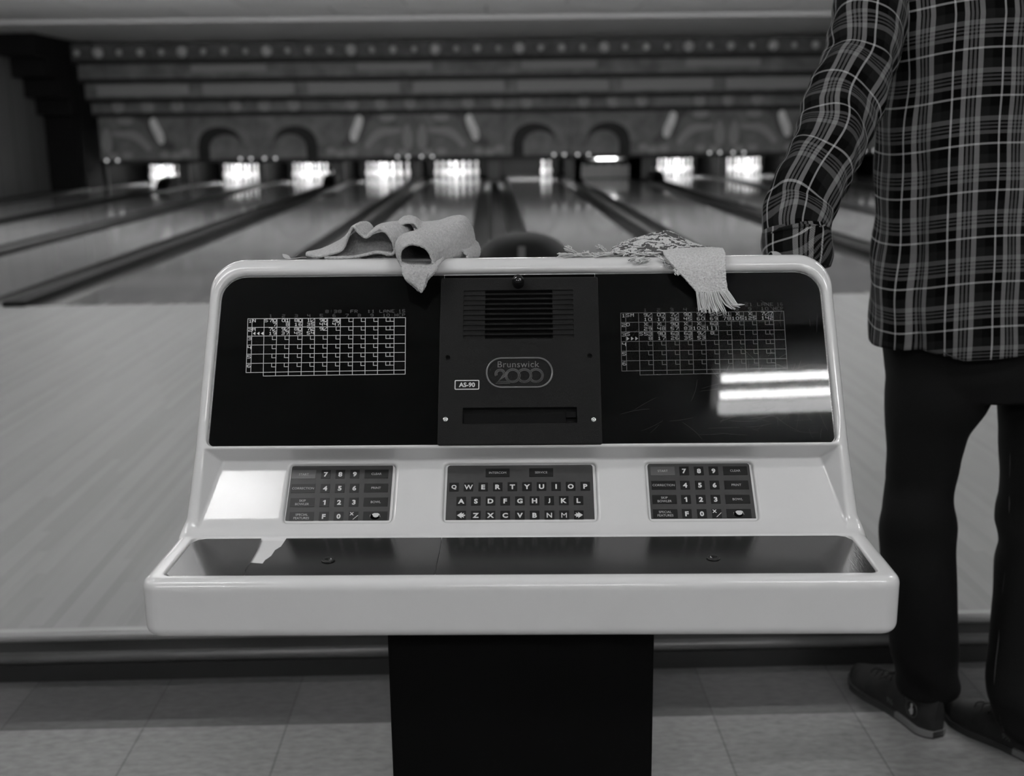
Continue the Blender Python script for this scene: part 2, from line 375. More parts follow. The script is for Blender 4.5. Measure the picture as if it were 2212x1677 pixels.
# ------------------------------------------------------------------ signed-distance modelling
def smin(a, b, k):
    h = np.clip(.5 + .5 * (b - a) / k, 0, 1); return b * (1 - h) + a * h - k * h * (1 - h)
def smax(a, b, k): return -smin(-a, -b, k)
def sdf_mesh(f, lo, hi, h, mirror=False, proj=3):
    lo = np.array(lo, float); hi = np.array(hi, float); n = np.ceil((hi - lo) / h).astype(int) + 1
    xs = [lo[a] + h * np.arange(n[a]) for a in range(3)]
    V = np.empty(n, np.float32)
    for i in range(0, n[0], 24):
        X, Y, Z = np.meshgrid(xs[0][i:i + 24], xs[1], xs[2], indexing='ij'); V[i:i + 24] = f(X, Y, Z)
    if mirror:      # lo[0] must be 0
        V = np.concatenate([V[:0:-1], V], 0); lo[0] = -(n[0] - 1) * h; n = np.array(V.shape)
    ins = V < 0
    c = np.zeros(n - 1, np.int8)
    for dx in (0, 1):
        for dy in (0, 1):
            for dz in (0, 1): c += ins[dx:n[0] - 1 + dx, dy:n[1] - 1 + dy, dz:n[2] - 1 + dz]
    act = (c > 0) & (c < 8); idx = np.argwhere(act); ids = np.full(act.shape, -1, np.int32); ids[act] = np.arange(len(idx))
    acc = np.zeros((len(idx), 3)); cnt = np.zeros(len(idx))
    cor = [(a, b, d) for a in (0, 1) for b in (0, 1) for d in (0, 1)]
    for a in cor:
        for ax in range(3):
            if a[ax] == 1: continue
            b = list(a); b[ax] = 1
            va = V[idx[:, 0] + a[0], idx[:, 1] + a[1], idx[:, 2] + a[2]]; vb = V[idx[:, 0] + b[0], idx[:, 1] + b[1], idx[:, 2] + b[2]]
            mk = (va < 0) != (vb < 0); t = np.where(mk, va / np.where(mk, va - vb, 1), 0)
            for q in range(3): acc[:, q] += mk * (a[q] + (t if q == ax else 0))
            cnt += mk
    P = lo + h * (idx + acc / cnt[:, None])
    eps = h * .25
    def grad(P):
        G = np.empty_like(P)
        for q in range(3):
            d = np.zeros(3); d[q] = eps; A = P + d; B = P - d
            G[:, q] = f(abs(A[:, 0]) if mirror else A[:, 0], A[:, 1], A[:, 2]) - f(abs(B[:, 0]) if mirror else B[:, 0], B[:, 1], B[:, 2])
        return G / (2 * eps)
    for _ in range(proj):
        G = grad(P); g2 = (G ** 2).sum(1) + 1e-6
        v = f(abs(P[:, 0]) if mirror else P[:, 0], P[:, 1], P[:, 2]); st = -(v / g2)[:, None] * G
        l = np.linalg.norm(st, axis=1)[:, None] + 1e-12; P = P + st * np.minimum(1, .7 * h / l)
    G = grad(P); Nn = G / (np.linalg.norm(G, axis=1)[:, None] + 1e-9)
    quads = []
    for ax in range(3):
        b_, c_ = (ax + 1) % 3, (ax + 2) % 3
        sl0 = [slice(None)] * 3; sl1 = [slice(None)] * 3; sl0[ax] = slice(0, n[ax] - 1); sl1[ax] = slice(1, n[ax])
        A = ins[tuple(sl0)]; B = ins[tuple(sl1)]; mk = A != B
        e = np.argwhere(mk); e = e[(e[:, b_] > 0) & (e[:, c_] > 0) & (e[:, b_] < n[b_] - 1) & (e[:, c_] < n[c_] - 1)]
        s = A[e[:, 0], e[:, 1], e[:, 2]]
        def g(db, dc):
            k = e.copy(); k[:, b_] -= db; k[:, c_] -= dc; return ids[k[:, 0], k[:, 1], k[:, 2]]
        q = np.stack([g(1, 1), g(0, 1), g(0, 0), g(1, 0)], 1); q[~s] = q[~s][:, ::-1]
        quads.append(q)
    Q = np.concatenate(quads); Q = Q[(Q >= 0).all(1)]
    return P, Q, Nn
def np_mesh(name, P, Q, Nn=None):
    me = bpy.data.meshes.new(name); me.vertices.add(len(P)); me.vertices.foreach_set('co', P.astype(np.float32).ravel())
    me.loops.add(Q.size); me.loops.foreach_set('vertex_index', Q.astype(np.int32).ravel())
    me.polygons.add(len(Q)); me.polygons.foreach_set('loop_start', np.arange(0, Q.size, 4, dtype=np.int32))
    me.update(calc_edges=True); me.polygons.foreach_set('use_smooth', np.ones(len(Q), bool))
    if Nn is not None: me.normals_split_custom_set_from_vertices(Nn.astype(np.float32))
    return me
def rr2(x, y, hx, hy, r):
    qx = np.abs(x) - hx + r; qy = np.abs(y) - hy + r
    return np.hypot(np.maximum(qx, 0), np.maximum(qy, 0)) + np.minimum(np.maximum(qx, qy), 0) - r
def cone(X, Y, Z, a, b, ra, rb):
    a = np.array(a, float); b = np.array(b, float); d = b - a
    t = np.clip(((X - a[0]) * d[0] + (Y - a[1]) * d[1] + (Z - a[2]) * d[2]) / (d @ d + 1e-12), 0, 1)
    return np.sqrt((X - a[0] - t * d[0]) ** 2 + (Y - a[1] - t * d[1]) ** 2 + (Z - a[2] - t * d[2]) ** 2) - (ra + (rb - ra) * t)
def ellip(X, Y, Z, c, r):
    k = np.sqrt(((X - c[0]) / r[0]) ** 2 + ((Y - c[1]) / r[1]) ** 2 + ((Z - c[2]) / r[2]) ** 2)
    return (k - 1) * min(r)

# ------------------------------------------------------------------ text
def text_pts(body, size, bold=0.0, spacing=1.0):
    """triangulated outline of a line of text, centred"""
    cu = bpy.data.curves.new('t', 'FONT'); cu.body = body; cu.size = size; cu.offset = bold * size; cu.align_x = 'CENTER'; cu.align_y = 'CENTER'
    cu.space_character = spacing; cu.resolution_u = 3
    o = bpy.data.objects.new('t', cu); COL.objects.link(o); dg = bpy.context.evaluated_depsgraph_get()
    me = bpy.data.meshes.new_from_object(o.evaluated_get(dg)); v = [(p.co.x, p.co.y) for p in me.vertices]; f = [tuple(p.vertices) for p in me.polygons]
    bpy.data.objects.remove(o); bpy.data.curves.remove(cu); bpy.data.meshes.remove(me)
    if v:
        xs = [a for a, b in v]; ys = [b for a, b in v]; cx = (min(xs) + max(xs)) / 2; cy = (min(ys) + max(ys)) / 2
        v = [(a - cx, b - cy) for a, b in v]
    return v, f
def put_text(mb, body, size, p0, ax, ay, m=0, bold=0.0, sx=1.0, spacing=1.0, height=None):
    v, f = text_pts(body, size, bold, spacing)
    if height:
        hh = max(b for a, b in v) - min(b for a, b in v); k = height / hh; v = [(a * k, b * k) for a, b in v]
    p0, ax, ay = map(np.array, (p0, ax, ay))
    mb.add([p0 + ax * a * sx + ay * b for a, b in v], f, m)

# ================================================================== scoring console
W2 = .453
con = empty('scoring_console', CO, CRZ, 'white bowling scoring console with two dark score screens, keypads and a black pedestal', 'scoring console')
ZT = .7135                                           # top of the front tray
def kc(y, z): return (y - pK[1]) * sK[1] + (z - pK[2]) * sK[2]
lipP = on_plane(1120, 966, pA, nA); innP = on_plane(1120, 991.5, pK, nK); uD = innP - lipP; uL = math.hypot(uD[1], uD[2]); uD = uD / uL   # underside of the hood
def f_console(X, Y, Z):
    tray = smax(rr2(X, Y - .15, W2, .15, .024), np.abs(Z - (ZT + .640) / 2) - (ZT - .640) / 2, .014)
    pan = smax(rr2(X, Y - .0855, .4285, .0645, .010), ZT - .0045 - Z, .003)
    tray = smax(tray, -pan, .003)
    dA = -(Y - .176) * .848 + (Z - .726) * .53
    s = (Y - .176) * .53 + (Z - .726) * .848
    top = (Z - 1.0545) * .962 + (Y - .38) * .272     # roof slopes down to the back
    wdt = .4505 - .0035 * np.clip(s / .1, 0, 1)
    qx = np.abs(X) - wdt + .048; qz = top + .048
    out = np.hypot(np.maximum(qx, 0), np.maximum(qz, 0)) + np.minimum(np.maximum(qx, qz), 0) - .048
    up = smax(out, dA, .020)
    up = smax(up, np.maximum(Y - .56, .66 - Z), .03)
    # screen opening
    hs = .1285; sc = rr2(X, s - (.105 + hs), .4295, hs, np.where(s > .2, .036, .010))
    up = smax(up, -np.maximum(sc, -(dA + .010)), .003 + .007 * np.clip((s - .112) / .03, 0, 1))
    # keyboard trough under the hood
    dK = (Y - pK[1]) * nK[1] + (Z - pK[2]) * nK[2]
    dU = (Z - lipP[2]) * uD[1] - (Y - lipP[1]) * uD[2]
    dW = (np.abs(X) - .4315 - .67 * np.minimum(dA, 0)) / 1.2
    tr = smax(smax(-(-dK), dU, .004), dW, .003) if False else smax(smax(-dK, dU, .003), dW, .003)
    up = smax(up, -tr, .003)
    k = kc(Y, Z)
    for x0, hx in ((0.0, .1035), (.2445, .073)):
        pk = smax(rr2(np.abs(X) - x0 if x0 else X, k - .0555, hx, .0460, .006), -(dK + .006), .001)
        up = smax(up, -pk, .005)
    r = smin(up, tray, .016)
    return r
P, Q, Nn = sdf_mesh(f_console, (0, -.012, .625), (.47, .575, 1.075), .0021, mirror=True)
mesh_obj('housing', np_mesh('housing', P, Q, Nn), M['plastic'], con)

# pedestal
b = MB(); b.box((-.172, .1, -CO[2]), (.172, .40, .645)); o = b.build('pedestal', M['black'], con); bevel(o, .004)
o['label'] = 'black steel pedestal under the console'

# black tray insert in three cracked pieces, one corner broken out
tp = lambda px, py: tuple(on_plane(px, py, np.array([0, 0, ZT - .001]), np.array([0, 0, 1.0]))[:2])
ins = MB()
yF, yB, xF, xB = .0225, .1485, .4265, .4275
L0 = [tp(562, 1168), tp(556, 1185), tp(547, 1200), tp(538, 1216), tp(530, 1232), tp(524, 1249)]
pieceA = [(-xF + .006, yF), (L0[-1][0] - .0006, yF)] + [(a - .0006, c_) for a, c_ in L0[::-1][1:-1]] + [(L0[0][0] - .0006, yB), (-xB + .016, yB), (-xB + .006, yB - .004), (-xB, yB - .016), (-xF, yF + .006)]
L1 = [tp(953, 1168), tp(950, 1190), tp(944, 1215), tp(938, 1249)]
notch = [tp(567, 1217), tp(573, 1209), tp(578, 1206), tp(586, 1200), tp(594, 1188), tp(607, 1180), tp(615, 1169)]
pieceB = [(L0[-1][0] + .0003, yF), (L1[-1][0] - .0004, yF)] + [(a - .0004, c_) for a, c_ in L1[::-1][1:-1]] + [(L1[0][0] - .0004, yB), (notch[-1][0], yB)] + notch[::-1][1:] + [tp(541, 1215), (L0[4][0] + .0003, L0[4][1])]
pieceC = [(L1[-1][0] + .0003, yF), (xF - .006, yF), (xF, yF + .006), (xB, yB - .016), (xB - .006, yB - .004), (xB - .016, yB), (L1[0][0] + .0003, yB)] + [(a + .0003, c_) for a, c_ in L1[1:-1]]
for pc in (pieceA, pieceB, pieceC): ins.prism(pc, (0, 0, ZT - .0045), (1, 0, 0), (0, 1, 0), (0, 0, 1), .0030)
insert = ins.build('tray_insert', M['laminate'], con); insert['label'] = 'black laminate tray insert, cracked with a piece missing'
for px, py in ((709, 1211), (1541, 1206)):
    p = tp(px, py); s_ = MB(); s_.lathe([(.0085, 0), (.0085, .0012), (.0075, .0018), (.0045, .0018), (.0038, .0006), (.002, .0006), (.0018, 0)], (p[0], p[1], ZT - .0015), 28)
    s_.build('screw', M['laminate'], insert, True)

# screens: recessed tubes behind smoked panels
plane_g = lambda px, py, d: on_plane(px, py, pA + nA * d, nA)
def aframe(x, s, d): return pA + np.array([x, 0, 0]) + sA * s + nA * d
FONT = {'0': '01110 10001 10001 10001 10001 10001 01110', '1': '00100 01100 00100 00100 00100 00100 01110', '2': '11110 00001 00001 01110 10000 10000 11111',
 '3': '11110 00001 00001 01110 00001 00001 11110', '4': '10001 10001 10001 11111 00001 00001 00001', '5': '11111 10000 10000 11110 00001 00001 11110',
 '6': '01110 10000 10000 11110 10001 10001 01110', '7': '11111 00001 00001 00010 00100 00100 00100', '8': '01110 10001 10001 01110 10001 10001 01110',
 '9': '01110 10001 10001 01111 00001 00001 01110', '/': '00001 00001 00010 00100 01000 10000 10000', 'X': '10001 01010 01010 00100 01010 01010 10001',
 ':': '00000 00100 00000 00000 00100 00000 00000', 'S': '01111 10000 10000 01110 00001 00001 11110', 'N': '10001 11001 11001 10101 10011 10011 10001',
 'M': '10001 11011 11011 10101 10001 10001 10001', 'D': '11110 10001 10001 10001 10001 10001 11110', 'F': '11111 10000 10000 11110 10000 10000 10000',
 'R': '11110 10001 10001 11110 10100 10010 10001', 'L': '10000 10000 10000 10000 10000 10000 11111', 'A': '01110 10001 10001 11111 10001 10001 10001',
 'E': '11111 10000 10000 11110 10000 10000 11111', 'H': '10001 10001 10001 11111 10001 10001 10001', 'C': '01111 10000 10000 10000 10000 10000 01111',
 'P': '11110 10001 10001 11110 10000 10000 10000', '<': '00001 00011 00111 01111 00111 00011 00001', '>': '10000 11000 11100 11110 11100 11000 10000'}
CB = [0, 1, 4, 7, 10, 13, 16, 19, 22, 25, 28, 31, 35, 38]
def display(ox, k, xt, xb, yl, yr, strip, rows, head, mats, parent):
    """draw the score table; xt / xb column lines at top and bottom, yl / yr row lines at left and right"""
    D = -.0085
    xt = np.array(xt, float); xb = np.array(xb, float); yl = np.array(yl + [strip[0]], float); yr = np.array(yr + [strip[1]], float)
    def px(c, r):
        cl = min(max(c, 0), 38); i = max(j for j in range(13) if CB[j] <= cl); t = (c - CB[i]) / (CB[i + 1] - CB[i])
        X0 = xt[i] + (xt[i + 1] - xt[i]) * t; X1 = xb[i] + (xb[i + 1] - xb[i]) * t
        rl = min(max(r, 0), 7); j = min(int(rl), 6); u = r - j
        A = yl[j] + (yl[j + 1] - yl[j]) * u; B = yr[j] + (yr[j + 1] - yr[j]) * u
        fx = (X0 - xt[0]) / (xt[-1] - xt[0]); Yp = A + (B - A) * fx; fy = (Yp - yl[0]) / (yl[6] - yl[0])
        Xp = X0 + (X1 - X0) * fy
        return plane_g(ox[0] + Xp / k, ox[1] + Yp / k, D)
    G = MB(); T = MB(); TD = MB()
    def line(c0, r0, c1, r1, w_=.00042, mb=G):
        n = max(1, int(abs(c1 - c0) / 4) + int(abs(r1 - r0)))
        pts = [px(c0 + (c1 - c0) * i / n, r0 + (r1 - r0) * i / n) for i in range(n + 1)]
        for a, b2 in zip(pts[:-1], pts[1:]):
            t = b2 - a; t /= np.linalg.norm(t); nn = np.cross(t, nA) * w_; a2 = a - t * w_; b3 = b2 + t * w_
            mb.add([a2 - nn, b3 - nn, b3 + nn, a2 + nn], [(0, 1, 2, 3)])
    for c in CB: line(c, 0, c, 6 if c in (0, 1) else 7)
    for r in range(7): line(0, r, 38, r)
    line(4, 7, 38, 7)
    for r in range(6):
        for i in range(10):
            c0 = CB[i + 2]; n = CB[i + 3]
            line(n - 1, r, n - 1, r + .42); line(n - 1, r + .42, n, r + .42)
            if i == 9: line(n - 2, r, n - 2, r + .42); line(n - 2, r + .42, n - 1, r + .42)
    def glyph(ch, c, r, mb):
        if ch not in FONT: return
        for y, row in enumerate(FONT[ch].split()):
            x = 0
            while x < 5:
                if row[x] == '1':
                    e = x
                    while e + 1 < 5 and row[e + 1] == '1': e += 1
                    u0 = c + .12 + .155 * x; u1 = c + .12 + .155 * (e + 1); v0 = r + .052 * y; v1 = v0 + .046
                    q = [px(u0, v1), px(u1, v1), px(u1, v0), px(u0, v0)]; mb.add(q, [(0, 1, 2, 3)])
                    x = e
                x += 1
    for r, (nm, name, arrow, fr) in enumerate(rows):
        glyph(nm, .05, r + .1, T)
        for i, ch in enumerate(name): glyph(ch, 1 + i, r + .05, T)
        if arrow:
            for i in range(3): glyph(arrow, 1 + i, r + .52, T)
        for i, (a, b2) in enumerate(fr):
            for j, ch in enumerate(a): glyph(ch, CB[i + 2] + j, r + .04, T)
            for j, ch in enumerate(b2): glyph(ch, CB[i + 2] + j, r + .52, T)
    for c, r, s2 in head:
        for j, ch in enumerate(s2): glyph(ch, c + j, r, TD)
    G.build('score_grid', mats[0], parent); T.build('score_text', mats[1], parent); TD.build('score_heading', mats[2], parent)

for side in (-1, 1):
    x0, x1 = (-.4275, -.108) if side < 0 else (.1085, .4275)
    rs = [.008, .001, .001, .034] if side < 0 else [.001, .008, .034, .001]
    g = MB(); g.prism(rrect(x0, .1065, x1, .3605, rs), pA - nA * .0075, (1, 0, 0), sA, nA, .0010)
    gl = g.build('score_screen', M['glass'], con); gl['label'] = 'smoked glass score screen for lane ' + ('15' if side < 0 else '16')
    g = MB(); g.prism(rrect(x0, .1065, x1, .3605, rs), pA - nA * .0098, (1, 0, 0), sA, nA, .0008); g.build('screen_backing', M['void'], gl)
    nums = [(CB[i + 2] + 1, -.48, str(i + 1)) for i in range(9)] + [(32, -.48, '10'), (35, -.48, 'HCP')]
    if side < 0:
        rows = [('1', 'N', '', [('S70', '  7'), (' 01', '  8'), (' 80', ' 16'), (' 1/', ' 35'), (' 90', ' 44'), (' 30', ' 47')]),
                ('2', 'M', '<', [(' 7/', ' 19'), (' 9/', ' 37'), (' 80', ' 45'), (' 72', ' 54'), (' 9/', '   ')]),
                ('3', '', '', []), ('4', '', '', []), ('5', '', '', []), ('6', '', '', [])]
        display((500, 640), 4.916, [175, 220, 347, 485, 618, 755, 885, 1022, 1158, 1292, 1422, 1557, 1727, 1848],
                [155, 205, 338, 468, 603, 740, 877, 1012, 1148, 1284, 1418, 1550, 1725, 1845],
                [240, 333, 425, 520, 617, 715, 812], [228, 318, 410, 502, 598, 692, 785], (851, 828), rows,
                nums + [(18.3, -.96, '8:38'), (24.2, -.96, 'FR'), (28.3, -.96, '11'), (31.2, -.96, 'LANE'), (36, -.96, '15')], (M['crt_left'], M['crt_left_t'], M['crt_left_d']), gl)
    else:
        rows = [('1', 'SM', '', [(' 9/', ' 10'), (' 07', ' 17'), (' 7/', ' 36'), (' 90', ' 45'), (' 9/', ' 60'), (' 54', ' 69'), ('S81', ' 78'), (' X ', '105'), (' X ', '125'), (' 7/7', ' 142')]),
                ('2', 'D', '', [(' X ', ' 29'), (' X ', ' 48'), (' 90', ' 57'), (' X ', ' 83'), (' X ', '102'), (' 63', '111')]),
                ('3', 'S', '>', [('S53', '  8'), (' 90', ' 17'), (' 63', ' 26'), (' 63', ' 35'), (' 9/', ' 53'), (' 8 ', '   ')]),
                ('4', '', '', []), ('5', '', '', []), ('6', '', '', [])]
        display((1300, 640), 4.916, [200, 253, 390, 533, 673, 815, 955, 1095, 1232, 1370, 1505, 1640, 1820, 1932],
                [212, 265, 405, 550, 692, 834, 975, 1115, 1255, 1397, 1535, 1670, 1850, 1972],
                [180, 280, 380, 483, 585, 688, 795], [160, 258, 358, 460, 560, 663, 765], (842, 805), rows,
                nums + [(18.3, -.96, '8:38'), (24.2, -.96, 'FR'), (28.3, -.96, '21'), (31.2, -.96, 'LANE'), (36, -.96, '16')], (M['crt_right'], M['crt_right_t'], M['crt_right_d']), gl)

g = MB(); g.prism([(-.1075, .1065), (.1080, .1065), (.1080, .3605), (-.1075, .3605)], pA - nA * .0098, (1, 0, 0), sA, nA, .0008); g.build('cover_backing', M['void'], con)
# centre cover with speaker grille, badge, slot and knob
KX = lambda px: plane_g(px, 780, .003)[0]
KS = lambda py: float((plane_g(1120, py, .003) - pA) @ sA)
sgr = [KS(628 + 10.65 * i) for i in range(11)]
gx0, gx1, gm0, gm1 = KX(1000), KX(1241), KX(1047), KX(1195)
sl = (KX(1001), KX(1244), KS(915), KS(881))
def f_cover(X, S, Dp):
    wx = .1115 + 0 * S
    r = smax(rr2(X, S - .2270, .1118, .1240, .003), np.abs(Dp + .004) - .0080, .0025)
    p = sgr[0] - sgr[1]
    gy = (S - sgr[10]) / p; fr = np.abs(gy - np.floor(gy) - .62) * p - .0024
    ing = np.maximum(fr, np.maximum(S - sgr[0] - .0002, sgr[10] - S))
    a = np.maximum(ing, np.maximum(np.maximum(gx0 - X, X - gx1), .0022 - Dp))
    b_ = np.maximum(ing - .0004, np.maximum(np.maximum(gm0 - X, X - gm1), -.0058 - Dp))
    r = np.maximum(r, -a); r = np.maximum(r, -b_)
    c_ = np.maximum(np.maximum(sl[0] - X, X - sl[1]), np.maximum(np.maximum(sl[2] - S, S - sl[3]), -.0058 - Dp)); r = np.maximum(r, -c_)
    for px, py in ((967, 772), (1274, 771)):
        r = np.maximum(r, -np.maximum(np.hypot(X - KX(px), S - KS(py)) - .0034, -.0015 - Dp))
    return r
P, Q, Nn = sdf_mesh(f_cover, (-.117, .098, -.014), (.117, .358, .008), .0011)
P = pA + np.outer(P[:, 0], [1, 0, 0]) + np.outer(P[:, 1], sA) + np.outer(P[:, 2] + .000, nA)
Q = Q
cov = mesh_obj('centre_cover', np_mesh('centre_cover', P, Q), M['black_tex'], con)
cov.data.polygons.foreach_set('use_smooth', np.zeros(len(Q), bool)); cov['label'] = 'textured black centre cover with speaker grille'
DT = .0042
b = MB(); b.prism(rrect(sl[0] + .001, sl[2] + .001, KX(1220), KS(893), .0005), pA - nA * .003, (1, 0, 0), sA, nA, .003)
b.prism(rrect(KX(1221), KS(902), sl[1] - .001, KS(890), .0005), pA - nA * .003, (1, 0, 0), sA, nA, .004); b.build('slot_flap', M['black'], cov)
k = aframe(KX(1120), KS(613), DT); b = MB(); b.lathe([(.0085, -.001), (.0085, .009), (.007, .011), (.0066, .016), (.0052, .0175), (.001, .018)], k, 28, 0, nA); b.build('lock_knob', mat('black_knob', .01, .12), cov, True)
for px, py in ((965, 906), (1279, 909)):
    b = MB(); b.lathe([(.0037, -.001), (.0037, .0008), (.0030, .0016), (.0016, .0016), (.0014, .0006), (.0004, .0004)], aframe(KX(px), KS(py), DT), 20, 0, nA); b.build('screw', M['chrome'], cov, True)
# badge: raised oval ring, name and three-line numerals
bd = MB(); cxb = (KX(1050) + KX(1194)) / 2; csb = (KS(773) + KS(839)) / 2; hx = (KX(1194) - KX(1050)) / 2 - .001; hy = (KS(773) - KS(839)) / 2 - .001
ring = [aframe(cxb + a, csb + c_, DT + .0003) for a, c_ in rrect(-hx, -hy, hx, hy, hy - .0005, 14)]
bd.tube(ring, .0013, 8, 0, closed=True)
put_text(bd, 'Brunswick', .02, aframe(KX(1120), KS(788), DT + .0004), (1, 0, 0), sA, 1, bold=.004, height=.0092, spacing=1.06)
unit = KX(1101) - KX(1100)
def nring(cx_, cs_, r, a0, a1, cut=None, w_=.00034):
    pts = []
    for i in range(49):
        a = a0 + (a1 - a0) * i / 48; p = (cx_ + r * math.cos(a), cs_ + r * math.sin(a))
        if cut and math.hypot(p[0] - cut[0], p[1] - cut[1]) < cut[2]:
            if len(pts) > 1: bd.tube([aframe(*q_, DT + .0003) for q_ in pts], w_, 5, 1)
            pts = []; continue
        pts.append(p)
    if len(pts) > 1: bd.tube([aframe(*q_, DT + .0003) for q_ in pts], w_, 5, 1)
Rn = 16.2 * unit; cS = KS(812.5)
cz = [KX(1107.5), KX(1132.5), KX(1157.5)]
for i, cx_ in enumerate(cz):
    for j, r in enumerate((Rn, Rn - 2.1 * unit, Rn - 4.2 * unit)):
        nring(cx_, cS, r, 0, 2 * PI, None if i == 0 else (cz[i - 1], cS, Rn + .0002))
c2 = (KX(1080.5), KS(808.5))
for j in range(3):
    r = (11.3 - 2.3 * j) * unit; off = j * 2.3 * unit
    pts = [(c2[0] + r * math.cos(a), c2[1] + r * math.sin(a)) for a in np.linspace(math.radians(205), math.radians(-42), 26)]
    if j: pts = pts
    pts += [(c2[0] - (9.5 - 2.6 * j) * unit, KS(829) + (0 + off)), (KX(1102 - 3 * j), KS(829) + off)]
    bd.tube([aframe(*q_, DT + .0003) for q_ in pts], .00034, 5, 1)
bd.build('badge', [mat('badge_ring', .12, .35), mat('badge_lettering', .10, .35)], cov)
lb = MB(); p0 = aframe(KX(1009.5), KS(831.5), DT); lx = (KX(1036) - KX(983)) / 2; ly = (KS(821) - KS(842)) / 2
o_ = rrect(-lx, -ly, lx, ly, .0018, 4); i_ = rrect(-lx + .0014, -ly + .0014, lx - .0014, ly - .0014, .0008, 4); n_ = len(o_)
lb.add([p0 + np.array([a, 0, 0]) + sA * c_ + nA * .0003 for a, c_ in o_ + i_], [(i, (i + 1) % n_, n_ + (i + 1) % n_, n_ + i) for i in range(n_)])
put_text(lb, 'AS-90', .01, p0 + nA * .0003, (1, 0, 0), sA, 0, bold=.035, height=.0070)
o = lb.build('model_label', M['ink'], cov); o['label'] = 'white-lettered AS-90 label'

# keypads ----------------------------------------------------------------
def kframe(x, k_, d): return pK + np.array([x, 0, 0]) + sK * k_ + nK * d
PD = -.0050
def onK(px, py): 
    p = on_plane(px, py, pK + nK * PD, nK); return p[0], float((p - pK) @ sK)
def pad(name, corners, label):
    """corners tl, tr, br, bl in the photograph; returns the pad and a mapping from pixels of it"""
    c_ = [onK(*q_) for q_ in corners]
    x0 = (c_[0][0] + c_[3][0]) / 2; x1 = (c_[1][0] + c_[2][0]) / 2; k1 = (c_[0][1] + c_[1][1]) / 2; k0 = (c_[2][1] + c_[3][1]) / 2
    b_ = MB(); b_.prism(rrect(x0 - .0008, k0 - .001, x1 + .0008, k1 + .001, .004), pK + nK * (PD - .001), (1, 0, 0), sK, nK, .0010)
    o_ = b_.build(name, M['key_pad'], con); o_['label'] = label
    return o_
def key(parent, px, py, wpx, txt, kind='num', label=None):
    x, k_ = onK(px, py); sc_ = 1 / 1577.0
    hw = wpx * sc_ / 2; hh = .0068
    b_ = MB(); b_.prism(rrect(x - hw, k_ - hh, x + hw, k_ + hh, .0006, 3), pK + nK * PD, (1, 0, 0), sK, nK, .0004)
    T = PD + .00055
    if txt == '1': b_.add([kframe(x + a_, k_ + c_ - .0003, T) for a_, c_ in ((-.0004, -.0037), (.0016, -.0037), (.0016, .0037), (.0001, .0037), (-.0021, .0022), (-.0021, .0010), (-.0004, .0016))], [(0, 1, 2, 6), (2, 3, 6), (3, 4, 5, 6)], 1)
    elif kind == 'num': put_text(b_, txt, .01, kframe(x, k_ - .0003, T), (1, 0, 0), sK, 1, bold=0 if txt == 'M' else (.02 if txt in 'NW' else .042), height=.0074, sx=1.05 if txt in 'MNWQO' else 1.12)
    elif kind == 'word':
        ls = txt.split('\n')
        for i, l in enumerate(ls):
            put_text(b_, l, .01, kframe(x, k_ + (.0026 * (len(ls) - 1)) - .0052 * i, T), (1, 0, 0), sK, 2, bold=0, height=.0034, sx=.98)
    elif kind == 'x/':
        put_text(b_, 'X', .01, kframe(x - .0026, k_ + .0034, T), (1, 0, 0), sK, 1, bold=.045, height=.0046, sx=1.1)
        a = kframe(x + .0012 - .0022, k_ - .0052, T); c2_ = kframe(x + .0055, k_ + .0012, T); e_ = np.array([.0011, 0, 0]); b_.add([a, a + e_, c2_ + e_, c2_], [(0, 1, 2, 3)], 1)
    elif kind in ('<', '>'):
        sg = -1 if kind == '<' else 1; X = lambda a, c3: kframe(x + sg * a, k_ + c3, T)
        poly = [(.0055, 0), (-.0008, .0046), (-.0008, .0022), (-.0042, .0036), (-.0030, .0012), (-.0056, .0009), (-.0056, -.0009), (-.0030, -.0012), (-.0042, -.0036), (-.0008, -.0022), (-.0008, -.0046)]
        pts = [X(a, c3) for a, c3 in poly]; b_.add([kframe(x, k_, T)] + pts, [((0, i + 1, (i + 1) % 11 + 1) if sg < 0 else (0, (i + 1) % 11 + 1, i + 1)) for i in range(11)], 1)
    if txt == 'ENTER':      # the print is worn through
        pts = [(x + .0006 + (.0046 + .0007 * math.sin(5 * a)) * math.cos(a), k_ + .0012 + (.0032 + .0005 * math.sin(3 * a)) * math.sin(a)) for a in np.linspace(0, 2 * PI, 24)[:-1]]
        b_.prism([(a_ * 1.0, c_) for a_, c_ in pts], pK + nK * T, (1, 0, 0), sK, nK, .0006, 1)
        pts = [(x - .0012 + .0052 * math.cos(a), k_ - .0008 + .0042 * math.sin(a)) for a in np.linspace(0, 2 * PI, 24)[:-1]]
        b_.prism([(x + .0008 + (p_[0] - x) * 1.2, k_ + .0002 + (p_[1] - k_) * 1.15) for p_ in pts], pK + nK * (T - .0001), (1, 0, 0), sK, nK, .0003, 3)
    o_ = b_.build('key', [M['key_start'] if txt == 'START' else M['key'], M['ink'], M['ink_dim'], M['void']], parent)
    o_['label'] = {'<': 'left arrow key', '>': 'right arrow key'}.get(kind, txt.replace('\n', ' ').lower() + ' key' if kind == 'word' else txt + ' key')
    return o_
def numeric(cx0, tl, label, rows_y, slope, skew):
    p_ = pad('numeric_keypad', tl, label)
    lay = [('START', '7', '8', '9', 'CLEAR'), ('CORRECTION', '4', '5', '6', 'PRINT'), ('SKIP\nBOWLER', '1', '2', '3', 'BOWL'), ('SPECIAL\nFEATURES', 'F', '0', 'X/', 'ENTER')]
    for r, row in enumerate(lay):
        for i, t_ in enumerate(row):
            px = cx0[i] + skew[i] * r; py = rows_y[r] + slope * (i - 2)
            w_ = 52 if i in (0, 4) else 20.5
            key(p_, px, py, w_, t_, 'word' if i in (0, 4) else ('x/' if t_ == 'X/' else 'num'))
